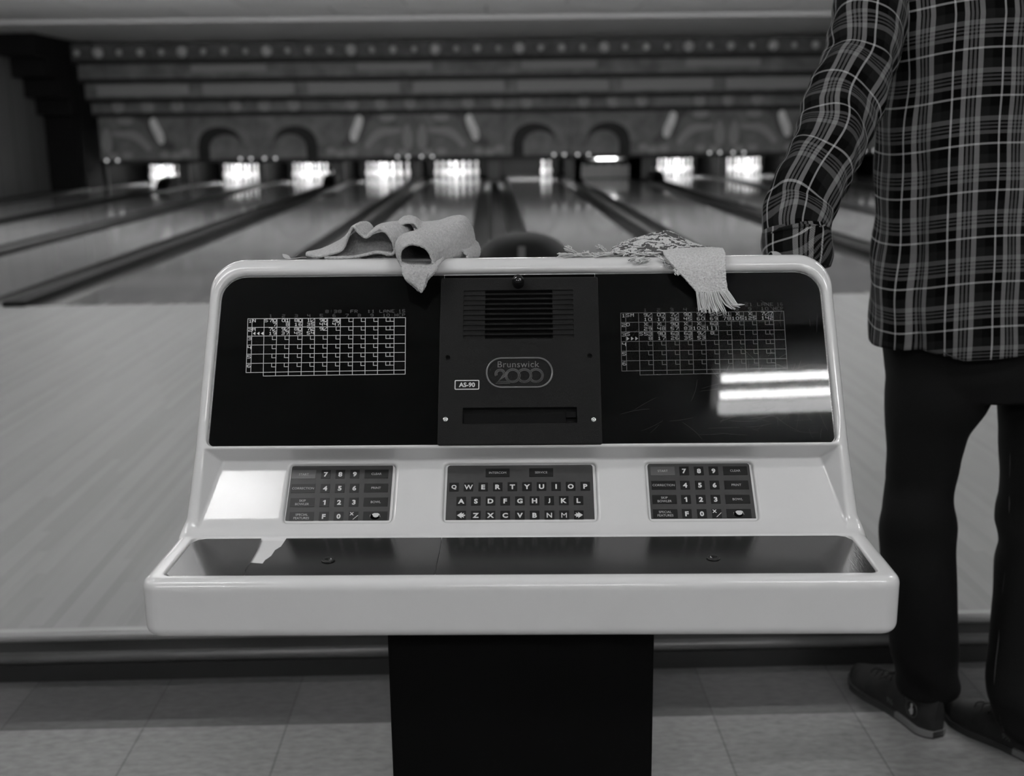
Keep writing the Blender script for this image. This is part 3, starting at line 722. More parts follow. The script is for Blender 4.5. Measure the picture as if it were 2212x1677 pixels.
numeric([656.5, 704.2, 735.4, 766.6, 813.5], [(628, 1007), (845, 1005), (842, 1127), (622, 1127)], 'left numeric keypad in front of the lane 15 screen', [1025, 1055.2, 1085.6, 1115.8], -.25, [-1.7, -1.6, -1.3, -1.0, -.9])
numeric([1431.5, 1477.8, 1509.6, 1541.0, 1588.0], [(1401, 1003), (1620, 1003), (1629, 1124), (1407, 1126)], 'right numeric keypad in front of the lane 16 screen', [1017.8, 1048.5, 1079.3, 1110.2], -.15, [1.9, 2.0, 2.2, 2.4, 2.7])
kb = pad('letter_keyboard', [(966, 1007), (1281, 1006), (1281, 1127), (966, 1127)], 'letter keyboard between the two numeric keypads')
key(kb, 1075, 1022, 52, 'INTERCOM', 'word'); key(kb, 1169, 1021.3, 52, 'SERVICE', 'word')
for i, ch in enumerate('QWERTYUIOP'): key(kb, 980.8 + 31.5 * i, 1052.9 - .22 * i, 20.5, ch)
for i, ch in enumerate('ASDFGHJKL'): key(kb, 996.4 + 31.65 * i, 1083.3 - .2 * i, 20.5, ch)
for i, ch in enumerate('<ZXCVBNM>'): key(kb, 995.9 + 31.8 * i, 1114.0 - .1 * i, 20.5, ch, ch if ch in '<>' else 'num')

# hairline scratches in the lane 16 screen, thickest by its lower right corner
sc_ = MB(); rs = random.Random(11)
for i in range(110):
    px0, py0 = (rs.uniform(1560, 1790), rs.uniform(770, 940)) if i < 80 else (rs.uniform(1320, 1780), rs.uniform(640, 930))
    a0 = rs.uniform(0, PI); ln = rs.uniform(15, 70); cv = rs.uniform(-.5, .5); pts = []
    for k in range(7):
        a = a0 + cv * k / 6; px0 += math.cos(a) * ln / 6; py0 += math.sin(a) * ln / 9; pts.append(on_plane(px0, py0, pA - nA * .0064, nA))
    if all(abs(p[0]) < .425 and p[0] > .112 and .109 < (p - pA) @ sA < .355 for p in pts): sc_.tube(pts, .00007, 3, caps=False)
sc_.build('scratches', mat('scratch', .18, .6), gl)['kind'] = 'stuff'
# ================================================================== the room
ZA, YF, X0, LW, EH, GP = H - 1.124, 7.51, .103, 1.066, .311, .524
XL, XR, YB, YE, ZC = -8.8, 9.3, -5.0, 30.0, 3.05
def struct(name, mb, mt, **k):
    o = mb.build(name, mt, **k); o['kind'] = 'structure'; return o
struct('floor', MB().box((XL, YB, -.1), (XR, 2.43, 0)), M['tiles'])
struct('floor_approach', MB().box((XL, 2.432, -.1), (XR, YF, ZA)), M['approach'])
struct('floor_under_lanes', MB().box((XL, YF, -.2), (XR, YE, -.12)), M['gutter'])
b = MB(); b.tube([(XL, 2.420, ZA - .006), (XR, 2.420, ZA - .006)], .012, 12); b.box((XL, 2.418, ZA - .018), (XR, 2.45, ZA + .0008))
o = struct('trim_1', b, M['nosing'], smooth=False)
struct('trim_2', MB().box((XL, 2.424, .03), (XR, 2.434, ZA - .016)), M['darkwood'])
b = MB(); b.tube([(XL, 2.424, .055), (XR, 2.424, .055)], .014, 12); struct('trim_3', b, M['greywood'], smooth=True)
struct('baseboard_step', MB().box((XL, 2.414, 0), (XR, 2.432, .043)), M['vinyl'])
struct('ceiling', MB().box((XL - .4, YB - .2, ZC), (XR + .2, YE, ZC + .1)), M['ceiling'])
struct('ceiling_drop', MB().box((XL, 19.6, ZC - .055), (XR, 23.6, ZC - .001)), mat('ceiling_drop_paint', .62, .85))
struct('wall_left', MB().box((XL - .2, YB, -.2), (XL, YE, ZC)), M['panelling'])
struct('wall_right', MB().box((XR, YB, -.2), (XR + .2, YE, ZC)), M['panelling'])
struct('wall_back', MB().box((XL, YB - .2, -.2), (XR, YB, ZC)), M['wall'])
struct('wall_far', MB().box((XL, 29.0, -.2), (XR, 29.2, ZC)), M['blackwall'])
wg = MB().box((XL, 23.15, -.1), (-8.19, 24.5, ZC)).box((-8.19, 23.30, -.1), (-8.14, 24.5, ZC))
for y_, z0_, z1_ in ((21.3, 2.60, ZC), (21.8, 2.25, 2.60), (22.3, 1.90, 2.25), (22.8, 1.58, 1.90)): wg.box((XL, y_, z0_), (-8.14, 23.149, z1_))
struct('wall_wing', wg, M['blackwall'])
struct('wall_wing', MB().box((8.6, 23.3, -.1), (XR, 24.5, ZC)), M['blackwall'])

# ------------------------------------------------------------------ lanes
pair = 2 * LW + GP + 2 * EH
cen = {}
for n in range(16, 21): i = n - 16; cen[n] = X0 + EH + LW / 2 + (i // 2) * pair + (i % 2) * (LW + GP)
for n in range(15, 10, -1): cen[n] = 2 * X0 - cen[31 - n]
YL = 26.95
ordn = {15: 'nearest left of the centre return', 14: 'second left of the centre return', 13: 'third left of the centre return', 12: 'fourth left of the centre return', 11: 'leftmost, beside the dark side wall',
        16: 'nearest right of the centre return', 17: 'second right of the centre return', 18: 'third right of the centre return', 19: 'fourth right of the centre return', 20: 'fifth right, behind the plaid sleeve'}
GW = .232
YM_ = 24.4
lane0 = None
for n, cx in cen.items():
    t = empty('bowling_lane', (cx, YF, ZA), 0, 'pale polished wooden bowling lane, ' + ordn[n], 'bowling lane', 'bowling lanes side by side')
    if lane0 is None:
        lane0 = {}
        lane0['lane_surface'] = MB().box((-LW / 2, 0, -.1), (LW / 2, YL - YF, 0)).build('lane_surface', M['lane'], t)
        for sx in (-1, 1):
            g = MB(); v = []; N = 10
            for y in (0.0, YL - YF):
                for i in range(N + 1):
                    a = PI * i / N; v.append((sx * (LW / 2 + GW / 2) - math.cos(a) * GW / 2, y, -.004 - math.sin(a) * .075))
            g.add(v, [(i, i + 1, N + 2 + i, N + 1 + i) for i in range(N)]); k_ = 'gutter' if sx < 0 else 'gutter2'
            lane0[k_] = g.build('gutter', M['gutter'], t, True)
    else:
        for k_, o in lane0.items(): c = o.copy(); link(c, t)
# divisions between lanes
divs = []
for n in range(11, 20):
    xa, xb = cen[n] + LW / 2 + GW, cen[n + 1] - LW / 2 - GW; divs.append((xa, xb, n))
divs.append((cen[11] - LW / 2 - GW - .12, cen[11] - LW / 2 - GW, 10)); divs.append((cen[20] + LW / 2 + GW, cen[20] + LW / 2 + GW + .15, 20))
for xa, xb, n in divs:
    if xb - xa < .02: continue
    if n == 20: xb = XR - .62
    wide = (n % 2 == 1)
    if n == 10: lab = 'grey capping strip along the leftmost gutter'
    elif n == 20: lab = 'grey capping strip right of the farthest right lane'
    else: lab = ('wide dark ball-return capping between ' if wide else 'narrow grey capping between ') + {11: 'the two leftmost lanes', 12: 'the second and third lanes from the left', 13: 'the third and fourth lanes from the left', 14: 'the fourth and fifth lanes from the left', 15: 'the two middle lanes, behind the ball return', 16: 'the first and second lanes right of the centre return', 17: 'the second and third lanes right of the centre return', 18: 'the third and fourth lanes right of the centre return', 19: 'the two rightmost lanes'}[n]
    b = MB()
    zt = ZA + (.035 if wide else .018)
    b.box((xa, YF - .02, -.1), (xb, YM_ - .02 if n not in (10, 20) else 23.28, zt)); o = b.build('lane_capping', M['cap'] if not wide else M['return_cap'], None)
    tag(o, lab, 'lane capping', 'capping strips between the lanes'); bevel(o, .012, 3)
    if wide and n != 15 and n < 20:   # raised ball door at the pin end
        d = MB(); xm = (xa + xb) / 2; pr = [(0, 0), (.12, .10), (.3, .17), (.6, .20), (1.0, .20), (1.0, 0)]
        v = []
        for sx in (-1, 1): v += [(xm + sx * .12, 22.6 + a, zt + .001 + z) for a, z in pr]
        N = len(pr); d.add(v, [tuple(range(N)), tuple(range(N, 2 * N))[::-1]] + [(i, N + i, N + (i + 1) % N, (i + 1) % N) for i in range(N)])
        o2 = d.build('ball_door_hood', M['black'], None); bevel(o2, .02, 3); tag(o2, 'low black ball door hood, ' + lab.split('capping ')[1].split(',')[0], 'ball door hood', 'ball door hoods at the pin end')
# narrow left strip between wall and lane
struct('floor_ledge', MB().box((XL, YF, -.1), (cen[11] - LW / 2 - GW - .12, 24.4, ZA - .01)), M['gutter'])
struct('floor_ledge', MB().box((cen[20] + LW / 2 + GW + .15, YF, -.1), (XR, 24.4, ZA - .01)), M['gutter'])

# ------------------------------------------------------------------ pins
PROF = [(.026, 0), (.03, .006), (.036, .04), (.055, .09), (.0605, .115), (.056, .15), (.043, .19), (.0295, .22), (.0235, .25), (.024, .275), (.0295, .31), (.0325, .34), (.030, .362), (.018, .378), (.004, .381)]
pin_me = None; stripe_me = None
spots = [(0, 0)] + [(x, 1) for x in (-.5, .5)] + [(x, 2) for x in (-1, 0, 1)] + [(x, 3) for x in (-1.5, -.5, .5, 1.5)]
for n, cx in cen.items():
    if n in (17, 20): continue
    for i, (sx, r) in enumerate(spots):
        if n == 16 and (sx, r) not in ((1, 2), (1.5, 3)): continue
        loc = (cx + sx * .3048, YF + 18.29 + r * .264, ZA)
        lab = 'white pin in the full, brightly lit rack of the lane ' + {15: 'just left of centre', 14: 'second left of centre', 13: 'third left of centre', 12: 'fourth left of centre', 11: 'farthest left', 18: 'third right of centre', 19: 'fourth right of centre'}.get(n, '')
        if n == 16: lab = 'white pin, one of two left standing at the right of the half-empty rack'
        if pin_me is None:
            o = MB().lathe(PROF, n=20).build('bowling_pin', M['pin'], None, True); pin_me = o.data
            s_ = MB(); s_.tube([(.0255 * math.cos(a), .0255 * math.sin(a), .262) for a in np.linspace(0, 2 * PI, 20)[:-1]], .0035, 6, 0, True)
            st = s_.build('neck_stripe', M['pin_stripe'], o); stripe_me = st.data
        else:
            o = bpy.data.objects.new('bowling_pin', pin_me); link(o); st = bpy.data.objects.new('neck_stripe', stripe_me); link(st, o)
        o.location = loc; tag(o, lab, 'bowling pin', 'pins at the end of lane ' + str(n))

# ------------------------------------------------------------------ pits and pinsetters
YM = 24.2
PITC = mat('pit_cloth', .008, .8)
KB0 = mat('kickback_side', .004, .8, .05)
KB1 = mat('kickback_face', .03, .35)
for n, cx in cen.items():
    t = empty('pinsetter', (cx, YM + .2, ZA), 0, 'pinsetter opening with lamp and dark pit, ' + ordn[n].replace('lane', ''), 'pinsetter', 'pinsetters along the far end')
    hw = LW / 2 + GW - .06
    MB().box((-hw, 2.75, -.02), (hw, 2.80, 1.2)).build('pit_curtain', PITC, t)
    MB().box((-hw, .9, .62), (hw, 3.0, .66)).build('deck_frame', M['black'], t)
    if n != 20:
        ln = MB(); ln.tube([(-.46, .75, .63), (.46, .75, .63)] if n != 17 else [(-.20, .42, .445), (.22, .42, .445)], .022 if n != 17 else .035, 10); ln.build('pin_lamp', emit('low_lamp_tube', 1, 9) if n == 17 else emit('pin_lamp_tube', 1, PIT), t)
        if n == 17: bevel(MB().box((-.42, .46, .40), (.42, .50, .50)).build('lamp_reflector', M['housing'], t), .01)
        rf = MB(); rf.add([(-.5, .70, .60), (.5, .70, .60), (.5, .70, .68), (-.5, .70, .68), (-.5, .85, .70), (.5, .85, .70)], [(0, 1, 2, 3), (3, 2, 5, 4)]); rf.build('lamp_reflector', M['housing'], t)
    if n in (17, 20):
        rk = MB(); rk.box((-.52, .55, .02), (.52, .58, .30))
        for k_ in range(6): rk.box((-.50 + k_ * .19, .54, .02), (-.47 + k_ * .19, .60, .44))
        o = rk.build('rake', M['darkmetal'], t); o['label'] = 'lowered grey sweep rake'
for xa, xb, n in divs:
    xm = (xa + xb) / 2; w_ = .05 if n % 2 == 0 else .14
    if n == 10: xm = cen[11] - LW / 2 - GW - .06
    b = MB(); b.box((xm - w_ / 2, YM + .25, -.1), (xm + w_ / 2, 27.6, ZA + 1.0)); b.box((xm - w_ / 2 - .05, YM + .2, ZA + .004), (xm + w_ / 2 + .05, YM + .24, ZA + .62), 1)
    if n == 10: wh = 'left of the farthest left lane'
    elif n == 20: wh = 'right of the farthest right lane'
    else: wh = 'at the far end, ' + {11: 'between the two leftmost lanes', 12: 'between the second and third lanes from the left', 13: 'between the third and fourth lanes from the left', 14: 'between the fourth and fifth lanes from the left', 15: 'between the two middle lanes', 16: 'between the first and second lanes right of centre', 17: 'between the second and third lanes right of centre', 18: 'between the third and fourth lanes right of centre', 19: 'between the two rightmost lanes'}[n]
    o = b.build('kickback_post', [KB0, KB1], None); tag(o, 'grey kickback partition ' + wh, 'partition', 'kickback partitions between the pits')

# masking units, mirrored pair by pair
half = pair
seams = [X0 + EH + LW + GP / 2 + pair * k for k in range(-3, 3)]       # left edge of each unit
names = ['farthest left', 'above lanes left of centre', 'above the two middle lanes', 'above lanes right of centre', 'farthest right']
def blob(pts, t, mt, parent, name, z=0.0):
    """a raised flat shape on the masking board, smoothed outline"""
    n = len(pts); out = []
    for i in range(n):
        p0, p1, p2, p3 = (np.array(pts[(i + k) % n]) for k in (-1, 0, 1, 2))
        for u in (0, .25, .5, .75): out.append(.5 * ((2 * p1) + (-p0 + p2) * u + (2 * p0 - 5 * p1 + 4 * p2 - p3) * u * u + (-p0 + 3 * p1 - 3 * p2 + p3) * u ** 3))
    b_ = MB(); b_.prism([(float(a), float(c_)) for a, c_ in out], (0, -.001 - z, 0), (1, 0, 0), (0, 0, 1), (0, -1, 0), t)
    return b_.build(name, mt, parent)
for k in range(len(seams) - 1):
    xl = seams[k]; mir = 1 if k % 2 == 0 else -1
    t = empty('masking_unit', (xl + pair / 2, YM, 0), 0, 'painted masking board with arch and pin, ' + names[k], 'masking board', 'masking boards above the pins')
    wd = pair / 2 - .006
    MB().box((-wd, 0, .60), (wd, .04, 1.53)).build('board', M['mask'], t)
    MB().box((-wd, -.02, .585), (wd, .05, .66)).build('lower_rail', M['mask_dark'], t)
    X = lambda px: (px - (898 + 1237) / 2) / 103.1 * mir                      # measured on the middle unit
    Z = lambda py: 1.24 + (276 - py) / 103.1 * 1.0 - (0)
    zz = lambda py: (272 - py) / 103.1 + 1.24 + .03
    # the middle unit runs from x 898 to 1237: arch near its right seam, pin near its left
    arch = [(X(1108), .66), (X(1108), .98)] + [(X(1155 - 47 * math.cos(a)), .98 + .34 * math.sin(a)) for a in np.linspace(.2, PI - .2, 9)] + [(X(1202), .98), (X(1202), .66)]
    b_ = MB(); pts = arch if mir > 0 else arch[::-1]; b_.prism(pts, (0, -.001, 0), (1, 0, 0), (0, 0, 1), (0, -1, 0), .012); b_.build('arch_opening', M['mask_dark'], t)
    ar2 = [(X(1133), .66)] + [(X(1168 - 35 * math.cos(a)), .90 + .26 * math.sin(a)) for a in np.linspace(0, PI, 9)] + [(X(1203), .66)]
    b_ = MB(); pts = ar2 if mir > 0 else ar2[::-1]; b_.prism(pts, (0, -.013, 0), (1, 0, 0), (0, 0, 1), (0, -1, 0), .008); b_.build('arch_view', M['mask'], t)
    for q_ in (50, 56, 61):
        b_ = MB(); b_.tube([(X(1158 - q_ * math.cos(a)), -.012, .94 + (q_ / 103.1) * .86 * math.sin(a)) for a in np.linspace(0, PI, 24)], .008, 6); b_.build('arch_ring', M['mask_ring'], t)
    pc = [(X(1010), 1.48), (X(1016), 1.52), (X(1022), 1.50), (X(1028), 1.36), (X(1036), 1.18), (X(1037), 1.04), (X(1031), .98), (X(1024), 1.02), (X(1015), 1.2), (X(1009), 1.38)]
    blob(pc if mir > 0 else pc[::-1], .012, M['mask_light'], t, 'painted_pin')
    sw = [(X(925), 1.22), (X(950), 1.26), (X(975), 1.24), (X(995), 1.10), (X(1008), .92), (X(1000), .84), (X(985), .98), (X(965), 1.10), (X(940), 1.14)]
    blob(sw if mir > 0 else sw[::-1], .010, M['mask_ring'], t, 'painted_swirl')
    sw = [(X(940), 1.51), (X(965), 1.52), (X(975), 1.45), (X(960), 1.38), (X(942), 1.42)]
    blob(sw if mir > 0 else sw[::-1], .010, M['mask_ring'], t, 'painted_cloud')
    sw = [(X(902), .98), (X(915), 1.34), (X(925), 1.0), (X(915), .80)]
    blob(sw if mir > 0 else sw[::-1], .010, M['mask_ring'], t, 'painted_spire')
    sw = [(X(985), 1.52), (X(1000), 1.36), (X(1010), 1.1), (X(1045), .86), (X(1060), .95), (X(1040), 1.12), (X(1020), 1.50)]
    blob(sw if mir > 0 else sw[::-1], .006, M['mask_mid'], t, 'painted_shadow')
    for a0, zc in ((1035, .76), (1060, .74), (1080, .8), (925, .74), (955, .76)):
        sw = [(X(a0 + 11 * math.cos(a)), zc + .075 * math.sin(a)) for a in np.linspace(0, 2 * PI, 9)[:-1]]
        blob(sw if mir > 0 else sw[::-1], .008, M['mask_ring'], t, 'painted_foliage')
# stepped fascias over the masking
def zf(py, Y): return float(at_y(1106, py, Y)[2])
steps = [('carved lowest fascia right above the masking boards', 234, 207, 24.05, 'mask'), ('second grey fascia up, with long pale panels', 202, 166, 23.75, 'mask'), ('third fascia up, dull and wood grained', 160, 127, 23.45, 'mask'), ('topmost fascia under the ceiling, set with a row of globes', 119, 86, 23.15, 'mask_mid')]
XR2 = 8.6
for i, (lab, y0_, y1_, Y, mm) in enumerate(steps):
    z0, z1 = zf(y0_, Y), zf(y1_, Y)
    t = empty('masking_fascia', (0, Y, z0), 0, lab, 'fascia', 'stepped fascias above the masking')
    MB().box((-8.14, 0, 0), (XR2, .05, z1 - z0)).build('face_board', M[mm], t)
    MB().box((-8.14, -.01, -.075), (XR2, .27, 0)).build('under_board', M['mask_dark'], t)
    MB().box((-8.14, .02, z1 - z0), (XR2, .045, z1 - z0 + .03)).build('top_rail', M['mask_dark'], t)
    hgt = z1 - z0
    if i == 1:
        for k in range(8):
            x0 = -7.9 + k * 2.13
            if x0 + 1.8 < XR2: bevel(MB().box((x0, -.02, hgt * .15), (x0 + 1.85, 0, hgt * .8)).build('raised_panel', M['mask_ring'], t), .01)
    if i == 2:
        for k in range(6):
            x0 = -5.9 + k * 3.3
            if x0 + 1.3 < XR2: bevel(MB().box((x0, -.015, hgt * .35), (x0 + 1.5, 0, hgt * .85)).build('raised_panel', M['mask_ring'], t), .01)
    if i == 0:
        for k in range(27):
            if k % 4 == 3: continue
            x0 = -7.6 + k * .6
            MB().lathe([(.13, 0), (.12, .012), (.05, .02)], (x0, 0, hgt * .5), 16, 0, (0, -1, 0)).build('rosette', M['mask_ring'], t, True)
    if i == 3:
        pxs = []; x = 165.0; k = 0
        while x < 1960: pxs.append((x, k)); x += 45.6; k += 1
        for x, k in pxs:
            X_ = float(at_y(x, 105, Y)[0])
            if X_ > 8.4: break
            big = k % 4 == 1; r = .105 if big else (.07 if k % 2 else .055)
            MB().lathe([(r * math.sin(a), r * math.cos(a)) for a in np.linspace(PI / 2, .05, 7)], (X_, -.0, hgt * .46), 18, 0, (0, -1, 0)).build('globe', M['globe'], t, True)
# small round lamps either side of each seam
lampm = emit('indicator_glow', 1, 1.0)
lamp0 = None
for k, sx in enumerate(seams):
    for off in (-.37, -.15, .13, .36):
        x = sx + off
        if x < -8.3 or x > 8.4: continue
        b = MB(); 
        if lamp0 is None:
            o = MB().box((-.03, 0, -.03), (.03, .05, .03)).build('indicator_lamp', M['black'], None)
            l_ = MB().lathe([(.028 * math.sin(a), .028 * math.cos(a)) for a in np.linspace(PI / 2, .05, 6)], (0, 0, 0), 14, 0, (0, -1, 0)).build('lens', lampm, o, True); lamp0 = (o, l_)
        else:
            o = lamp0[0].copy(); link(o); l_ = lamp0[1].copy(); link(l_, o)
        o.location = (x, YM - .07, .665)
        tag(o, 'small round indicator lamp on the rail under the masking boards', 'indicator lamp', 'indicator lamps under the masking')

# ball return behind the console
yr = 5.3; br = empty('ball_return', (.165, yr, ZA), 0, 'dark rounded ball return standing on the approach behind the console', 'ball return')
zt = float(at_y(1130, 513, yr)[2]) - ZA
def f_br(X, Y, Z):
    top = ellip(X, Y, Z - (zt - .13), (0, .28, 0), (.225, .34, .13))
    body = smax(rr2(X, Y - .3, .17, .26, .08), np.maximum(Z - (zt - .12), -Z), .03)
    return smin(top, body, .05)
P, Q, Nn = sdf_mesh(f_br, (-.3, -.15, -.02), (.3, .75, zt + .05), .012)
mesh_obj('hood', np_mesh('hood', P, Q, Nn), mat('return_shell', .010, .75, .15), br)
bevel(MB().box((-.035, -.075, zt - .10), (-.002, -.069, zt - .035)).build('notice_card', mat('card', .12, .8, .1), br), .001)
rk = MB(); rk.box((-.20, .55, .3), (.20, 1.5, .36)); rk.tube([(-.2, .6, .42), (-.2, 1.5, .42)], .02); rk.tube([(.2, .6, .42), (.2, 1.5, .42)], .02); rk.box((-.12, .8, 0), (.12, 1.3, .3)); rk.build('ball_rack', M['black'], br)

# ------------------------------------------------------------------ ceiling lights
mat_dim = emit('ageing_tube', 1, TUBE * .30)
def fixture(x0, y0, label, L=1.22, power=None, extra=False, sp=.040):
    t = empty('ceiling_light', (x0, y0, ZC), 0, label, 'ceiling light', 'fluorescent ceiling lights')
    b_ = MB(); hw = .115 if not extra else .155
    b_.add([(-.03, -hw, -.035), (L + .03, -hw, -.035), (L + .03, -hw, 0), (-.03, -hw, 0), (-.03, hw, -.035), (L + .03, hw, -.035), (L + .03, hw, 0), (-.03, hw, 0), (-.03, 0, -.075), (L + .03, 0, -.075)],
           [(0, 1, 2, 3), (7, 6, 5, 4), (0, 8, 9, 1), (8, 4, 5, 9), (0, 3, 7, 4, 8), (1, 9, 5, 6, 2), (3, 2, 6, 7)])
    b_.build('fixture_body', M['housing'], t)
    if extra:
        MB().tube([(0, -.115, -.075), (L, -.115, -.075)], .026, 12).build('tube', mat_dim, t, True)['label'] = 'dimmer third tube'
    for s_ in (-1, 1):
        u = MB(); u.tube([(0, s_ * sp, -.088), (L, s_ * sp, -.088)], .0145, 12); u.build('tube', power or M['tube'], t, True)
BK = emit('rear_tube', 1, TUBE * 1.5)
fixture(.69, -.19, 'three-tube fluorescent ceiling light reflected in the right score screen', extra=True)
fixture(-2.05, .97, 'two-tube fluorescent ceiling light reflected left of the left keypad', sp=.065)
fixture(-2.6, -2.4, 'two-tube fluorescent ceiling light behind the camera on the left', power=BK)
fixture(-.6, -2.9, 'two-tube fluorescent ceiling light behind the camera in the middle', power=BK)
fixture(1.9, -2.4, 'two-tube fluorescent ceiling light behind the camera on the right', power=BK)
ORD = ('leftmost', 'second from left', 'third from left', 'fourth from left', 'fifth from left', 'sixth from left', 'rightmost')
def rowf(xs, y, where, **k):
    for i, x in enumerate(xs): fixture(x, y, 'fluorescent ceiling light %s, %s' % (where, 'rightmost' if i == len(xs) - 1 else ORD[i]), **k)
rowf((-5.0, -2.9, 2.2, 4.4), 3.0, 'added over the near approach to brighten it')  # extra row, added to brighten the approach
rowf((-6.2, -3.08, 1.22, 4.6), 6.8, 'over the foul line', power=emit('foul_line_tube', 1, TUBE * .3))
far = emit('added_far_tube', 1, TUBE * 2.2)
rowf((-7.5, -4.2, -.6, 3.0, 6.4), 12.0, 'added over the near lanes to brighten them', power=far)  # row added out of view to lift the lanes and the far end
def batten(x, y, label):  # unseen battens, added so their light grazes the ceiling
    t = empty('added_batten_light', (x, y, ZC), 0, label, 'ceiling light', 'unseen battens added over the lanes')
    MB().box((0, -.03, -.16), (1.5, .03, -.12)).build('batten', M['housing'], t); MB().box((.2, -.01, -.12), (.22, .01, 0)).box((1.28, -.01, -.12), (1.3, .01, 0)).build('hanger', M['housing'], t)
    for s_ in (-1, 1): MB().tube([(.02, s_ * .055, -.14), (1.48, s_ * .055, -.14)], .0155, 10).build('tube', far, t, True)
for i, x in enumerate((-8.3, -5.8, -3.3, -.8, 1.7, 4.2, 6.7)): batten(x, 13.4, 'bare batten added out of view to light the ceiling, ' + ORD[i])
# ================================================================== towels
def cr1(p, n):
    """Catmull-Rom through a row of points, n samples per span"""
    p = np.array(p, float); out = []; N = len(p)
    for i in range(N - 1):
        p0, p1, p2, p3 = p[max(i - 1, 0)], p[i], p[i + 1], p[min(i + 2, N - 1)]
        for k in range(n):
            u = k / n; out.append(.5 * ((2 * p1) + (-p0 + p2) * u + (2 * p0 - 5 * p1 + 4 * p2 - p3) * u * u + (-p0 + 3 * p1 - 3 * p2 + p3) * u ** 3))
    out.append(p[-1]); return np.array(out)
def sheet(rows, nu=6, nv=8, closed=False):
    rows = [list(r) + ([r[0]] if closed else []) for r in rows]
    R = np.array([cr1(r, nu) for r in rows]); G = np.array([cr1(R[:, j], nv) for j in range(R.shape[1])]).transpose(1, 0, 2)
    return G
def grid_add(mb, G, m=0, uv=None, store=None):
    nv, nu = G.shape[:2]; b0 = len(mb.v)
    mb.add(G.reshape(-1, 3), [(i * nu + j, i * nu + j + 1, (i + 1) * nu + j + 1, (i + 1) * nu + j) for i in range(nv - 1) for j in range(nu - 1)], m)
    if store is not None:
        for i in range(nv):
            for j in range(nu): store.append((uv[0] + (uv[1] - uv[0]) * j / (nu - 1), uv[2] + (uv[3] - uv[2]) * i / (nv - 1)))
def rowC(pts, yl): 
    return [C(a, b_, yl if not hasattr(yl, '__len__') else yl[i]) for i, (a, b_) in enumerate(pts)]
def set_uv(o, uvs):
    me = o.data; l = me.uv_layers.new(name='UVMap'); vi = np.empty(len(me.loops), np.int32); me.loops.foreach_get('vertex_index', vi)
    l.data.foreach_set('uv', np.array(uvs, np.float32)[vi].ravel())
def cloth(o, th=.004, off=0.0):
    s_ = o.modifiers.new('thickness', 'SOLIDIFY'); s_.thickness = th; s_.offset = off
    s2 = o.modifiers.new('smooth', 'SUBSURF'); s2.levels = 2; s2.render_levels = 2
    tx = bpy.data.textures.get('nap') or bpy.data.textures.new('nap', 'CLOUDS'); tx.noise_scale = .0026
    d_ = o.modifiers.new('nap', 'DISPLACE'); d_.texture = tx; d_.strength = .0018; d_.mid_level = .5
    for p in o.data.polygons: p.use_smooth = True
def towel_root(label, pt, name):
    g = to_glob(pt); return empty(name, g, CRZ, label, 'towel')
def local_build(mb, name, mt, root, smooth=True):
    """mesh given in the console frame, parented to a root elsewhere"""
    g = to_loc(np.array(root.location)); mb.v = [tuple(np.array(p) - g) for p in mb.v]
    return mb.build(name, mt, root, smooth)

t1 = towel_root('grey terry towel crumpled over the console rim, a folded corner hanging down', C(900, 556, .44), 'terry_towel')
b = MB()
F = [(660, 550), (685, 555), (710, 550), (738, 541), (750, 515), (757, 497), (764, 491), (774, 503), (790, 514), (804, 503), (818, 497), (836, 506), (848, 527), (850, 546), (838, 551), (815, 545), (790, 550), (762, 556), (730, 557), (700, 557)]
Bk = [(662, 547), (690, 541), (715, 531), (742, 516), (758, 500), (775, 484), (790, 481), (802, 487), (806, 497), (820, 487), (850, 481), (878, 482), (893, 500), (895, 525), (880, 540), (850, 545), (820, 548), (790, 550), (750, 553), (710, 553)]
Md = [((a[0] + c_[0]) / 2, (a[1] + c_[1]) / 2 - 1) for a, c_ in zip(F, Bk)]
Md2 = [(a[0] * .15 + c_[0] * .85, a[1] * .15 + c_[1] * .85) for a, c_ in zip(F, Bk)]
grid_add(b, sheet([rowC(F, .398), rowC(Md, .425), rowC(Md2, .455), rowC(Bk, .48)], 4, 6))
R0 = [(864, 560), (865, 546), (873, 535), (888, 529), (905, 531), (920, 539), (930, 553), (934, 568), (927, 577), (905, 577), (885, 580), (869, 575)]
R1 = [(859, 548), (857, 527), (866, 512), (886, 506), (912, 504), (940, 510), (958, 530), (960, 556), (948, 566), (920, 566), (893, 566), (868, 563)]
R2 = [(884, 530), (883, 512), (899, 500), (930, 497), (962, 489), (992, 480), (1008, 497), (1012, 527), (1006, 550), (970, 556), (930, 556), (898, 552)]
R3 = [(895, 522), (900, 502), (925, 488), (948, 480), (975, 470), (1000, 470), (1015, 490), (1022, 520), (1024, 548), (990, 552), (945, 552), (908, 545)]
grid_add(b, sheet([rowC(R0, .345), rowC(R1, .385), rowC(R2, .43), rowC(R3, .49), rowC([(955 + (a - 955) * .35, 520 + (c_ - 520) * .35) for a, c_ in R3], .515), rowC([(955 + (a - 955) * .02, 520 + (c_ - 520) * .02) for a, c_ in R3], .52)], 5, 8, True))
grid_add(b, sheet([rowC([(690, 551), (720, 541), (748, 522), (768, 502), (792, 513), (822, 502), (848, 512), (872, 530)], .452), rowC([(690, 556), (720, 552), (748, 545), (768, 535), (792, 540), (822, 535), (848, 540), (872, 548)], .44), rowC([(690, 559), (720, 559), (748, 558), (768, 557), (792, 557), (822, 556), (848, 556), (872, 556)], .425)], 5, 6))
